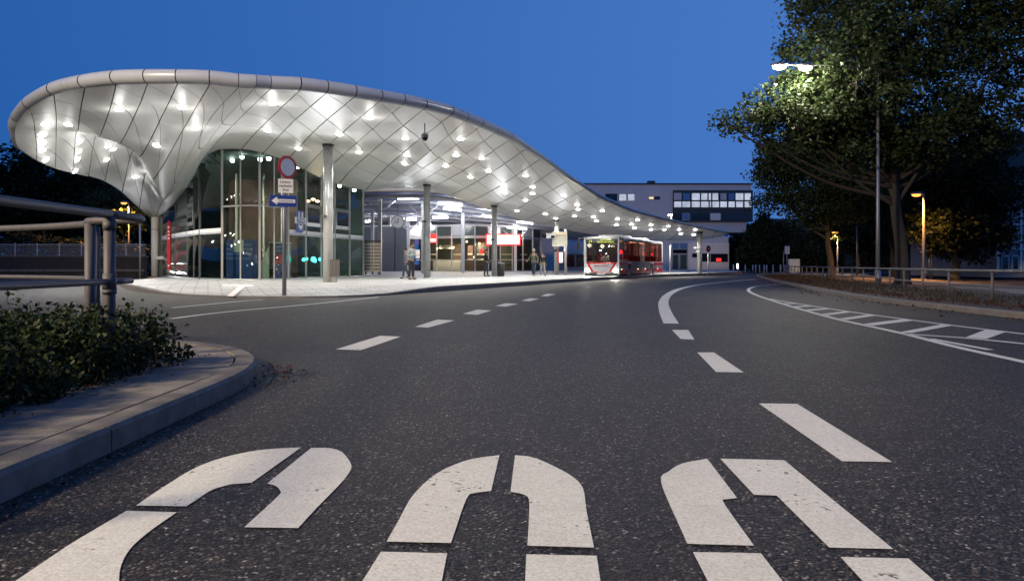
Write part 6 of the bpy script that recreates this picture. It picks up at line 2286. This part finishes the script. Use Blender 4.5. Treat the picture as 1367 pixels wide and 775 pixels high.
street_lamp(tuple(b0), W(0, 286, 88).z, (-0.2, -0.3, 0), 'warm street lamp in front of the office block above the canopy edge', M['e_street'], 300, (1, 0.8, 0.5), 1, 0.08)
mast = thing('added_flood_mast', (-22, -8, 0.0), 'added tall floodlight mast behind the viewpoint, lighting the foreground', 'street lamp')
MB().tube([(-22, -8, 0), (-22, -8, 5), (-22, -8, 13.6)], [0.16, 0.13, 0.09], 12).build('pole', M['postgrey'], mast)
MB().box((-22, -8, 13.7), (1.6, 0.12, 0.12), 0.4).build('crossbar', M['postgrey'], mast)
fh = MB().box((-21.7, -7.8, 14.0), (0.7, 0.4, 0.45), -0.9).build('lamp_head', M['postgrey'], mast)
MB().box((-21.5, -7.66, 14.0), (0.6, 0.03, 0.36), -0.9).build('lens', M['e_street'], fh)
lamp('mast_fill_light', 'SPOT', (-21.3, -7.5, 14.0), P_MAST_FILL, (1, 0.79, 0.52), fh, 1.5, (17, 22, -14), 120, 0.9)  # unseen mast, added to light the foreground and the canopy edge

# small poles, bollards, boxes at the far bend
for i, (px, Y, zt, lab) in enumerate(((1144, 52, 4.2, 'plain grey pole between the slim tree and the thin tree'), (1050.5, 74, 2.9, 'grey pole with flat sign plate at the far bend'), (1046, 76, 2.3, 'short grey pole beside the flat sign plate'), (1240.5, 46, 1.9, 'short pale post beside the sodium lamp'), (1244, 46, 2.0, 'pale post next to the short post by the sodium lamp'))):
    p = at(px, Y, 0.1)
    t = thing('sign_post', tuple(p), lab, 'post')
    MB().tube([tuple(p), (p.x, p.y, zt)], 0.055, 8).build('post', M['postgrey'], t)
    if i == 1:
        MB().box((p.x, p.y - 0.08, zt - 0.5), (0.5, 0.04, 0.8)).build('sign_plate', M['office'], t)
    else:
        MB().lathe((p.x, p.y, zt), [(0.06, 0), (0.06, 0.04), (0.02, 0.07)], 8).build('cap', M['darkframe'], t)
bl0 = None
for i, px in enumerate((979, 985.5, 995, 1005, 1009, 1014, 1020, 1023.5, 1032, 1042)):
    p = at(px, 78, 0.02)
    if bl0 is None:
        bl0 = thing('bollard', tuple(p), 'first slim pale bollard from the white building at the far bend', 'bollard', 'bollards at the far bend')
        MB().tube([(p.x, p.y, 0.02), (p.x, p.y, 0.88)], 0.075, 8).build('shaft', M['hallsteel'], bl0)
        MB().lathe((p.x, p.y, 0.88), [(0.08, 0), (0.07, 0.05), (0.02, 0.08)], 8).build('cap', M['darkframe'], bl0)
    else:
        dup(bl0, tuple(p), None, '%s slim pale bollard from the white building at the far bend' % ('first', 'second', 'third', 'fourth', 'fifth', 'sixth', 'seventh', 'eighth', 'ninth', 'tenth')[i])
p = at(984.5, 77, 0.02)
lb = thing('lit_bollard', tuple(p), 'short bollard lamp with a white glowing top at the far bend', 'lamp')
MB().tube([tuple(p), (p.x, p.y, 0.5)], 0.07, 8).build('shaft', M['postgrey'], lb)
MB().tube([(p.x, p.y, 0.5), (p.x, p.y, 1.0)], 0.085, 8).build('lens', M['e_tube'], lb)
p = at(1060, 70, 0.05)
ub = thing('utility_box', tuple(p), 'white utility box standing at the bend before the guard rail', 'box')
MB().box((p.x, p.y, 0.78), (0.95, 0.5, 1.35)).build('cabinet', M['white'], ub)
MB().box((p.x - 0.75, p.y, 0.5), (0.35, 0.4, 0.8)).build('side_cabinet', M['signblue'], ub)
MB().box((p.x, p.y, 0.06), (1.0, 0.55, 0.1)).build('plinth', M['slab'], ub)
# small signs near the last column
p = at(945.5, 56, 0.1)
ss_ = thing('stop_flag', tuple(p), 'thin post with a small dark round sign beside the last canopy column', 'sign')
MB().tube([tuple(p), (p.x, p.y, 2.0)], 0.05, 8).build('post', M['column'], ss_)
MB().plate((p.x, p.y - 0.06, 2.15), (1, 0, 0), (0, 0, 1), [(0.17 * math.cos(q), 0.26 * math.sin(q)) for q in np.linspace(0, 2 * PI, 14, False)], 0.05).build('disc', M['black'], ss_)
MB().box((p.x, p.y - 0.12, 2.15), (0.12, 0.02, 0.12)).build('mark', M['signred'], ss_)
p = at(894.5, 57, 0.1)
lp_ = thing('thin_post', tuple(p), 'thin pale post behind the rear of the bus', 'post')
MB().tube([tuple(p), (p.x, p.y, 2.4)], 0.05, 8).build('post', M['column'], lp_)
MB().box((p.x, p.y, 2.35), (0.16, 0.08, 0.2)).build('cap', M['white'], lp_)
p = W(930, 330.5, 58)
cm = thing('twin_camera', tuple(p), 'white twin surveillance camera on the last canopy column', 'camera')
MB().box(tuple(p), (0.42, 0.2, 0.16), 0.3).build('housing', M['white'], cm)
MB().box(tuple(p + Vector((0.1, 0, -0.3))), (0.25, 0.16, 0.12)).build('housing', M['white'], cm)
MB().tube([tuple(p), tuple(p + Vector((0.35, 0.2, -0.05)))], 0.03, 6).build('bracket', M['postgrey'], cm)

# the dark street behind the viewpoint, which the pavilion glass mirrors
def street_house(x, y, w, d, h, rz, label):
    t = thing('town_house', (x, y, 0), label, 'house', 'dark town houses behind the viewpoint', rz)
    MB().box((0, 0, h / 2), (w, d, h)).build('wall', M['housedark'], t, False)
    r = MB()
    r.add([(-w / 2 - 0.4, -d / 2 - 0.4, h), (w / 2 + 0.4, -d / 2 - 0.4, h), (w / 2 + 0.4, d / 2 + 0.4, h), (-w / 2 - 0.4, d / 2 + 0.4, h), (-w / 2 - 0.4, 0, h + 4.5), (w / 2 + 0.4, 0, h + 4.5)], [(0, 1, 5, 4), (1, 2, 5), (2, 3, 4, 5), (3, 0, 4), (3, 2, 1, 0)])
    r.build('roof', M['tiles'], t, False)
    for fz in (1.6, 4.4, 7.2):
        for k in range(int(w // 3)):
            xx = -w / 2 + 1.6 + 3.0 * k
            wf = MB().box((xx, d / 2 + 0.03, fz), (1.2, 0.06, 1.5)).build('window', M['white'], t, False)
            MB().box((xx, d / 2 + 0.08, fz), (1.05, 0.03, 1.35)).build('pane', M['e_warmwin'] if (k * 7 + int(fz * 3)) % 11 == 0 else M['darkwin'], wf, False)


for k, (x, y, w, rz) in enumerate(((-44, -34, 16, 0.1), (-27, -36, 15, 0.05), (-11, -37, 15, 0), (5, -37, 15, 0), (21, -36, 15, -0.05), (38, -33, 16, -0.15), (-62, -14, 18, -1.2), (54, -16, 18, 1.2), (-60, 6, 18, -1.57), (-61, 26, 18, -1.57), (-62, 46, 18, -1.57), (-63, 66, 18, -1.57))):
    street_house(x, y, w, 9, 9.5, rz, 'dark brick town house with a tiled roof in the street behind the viewpoint')
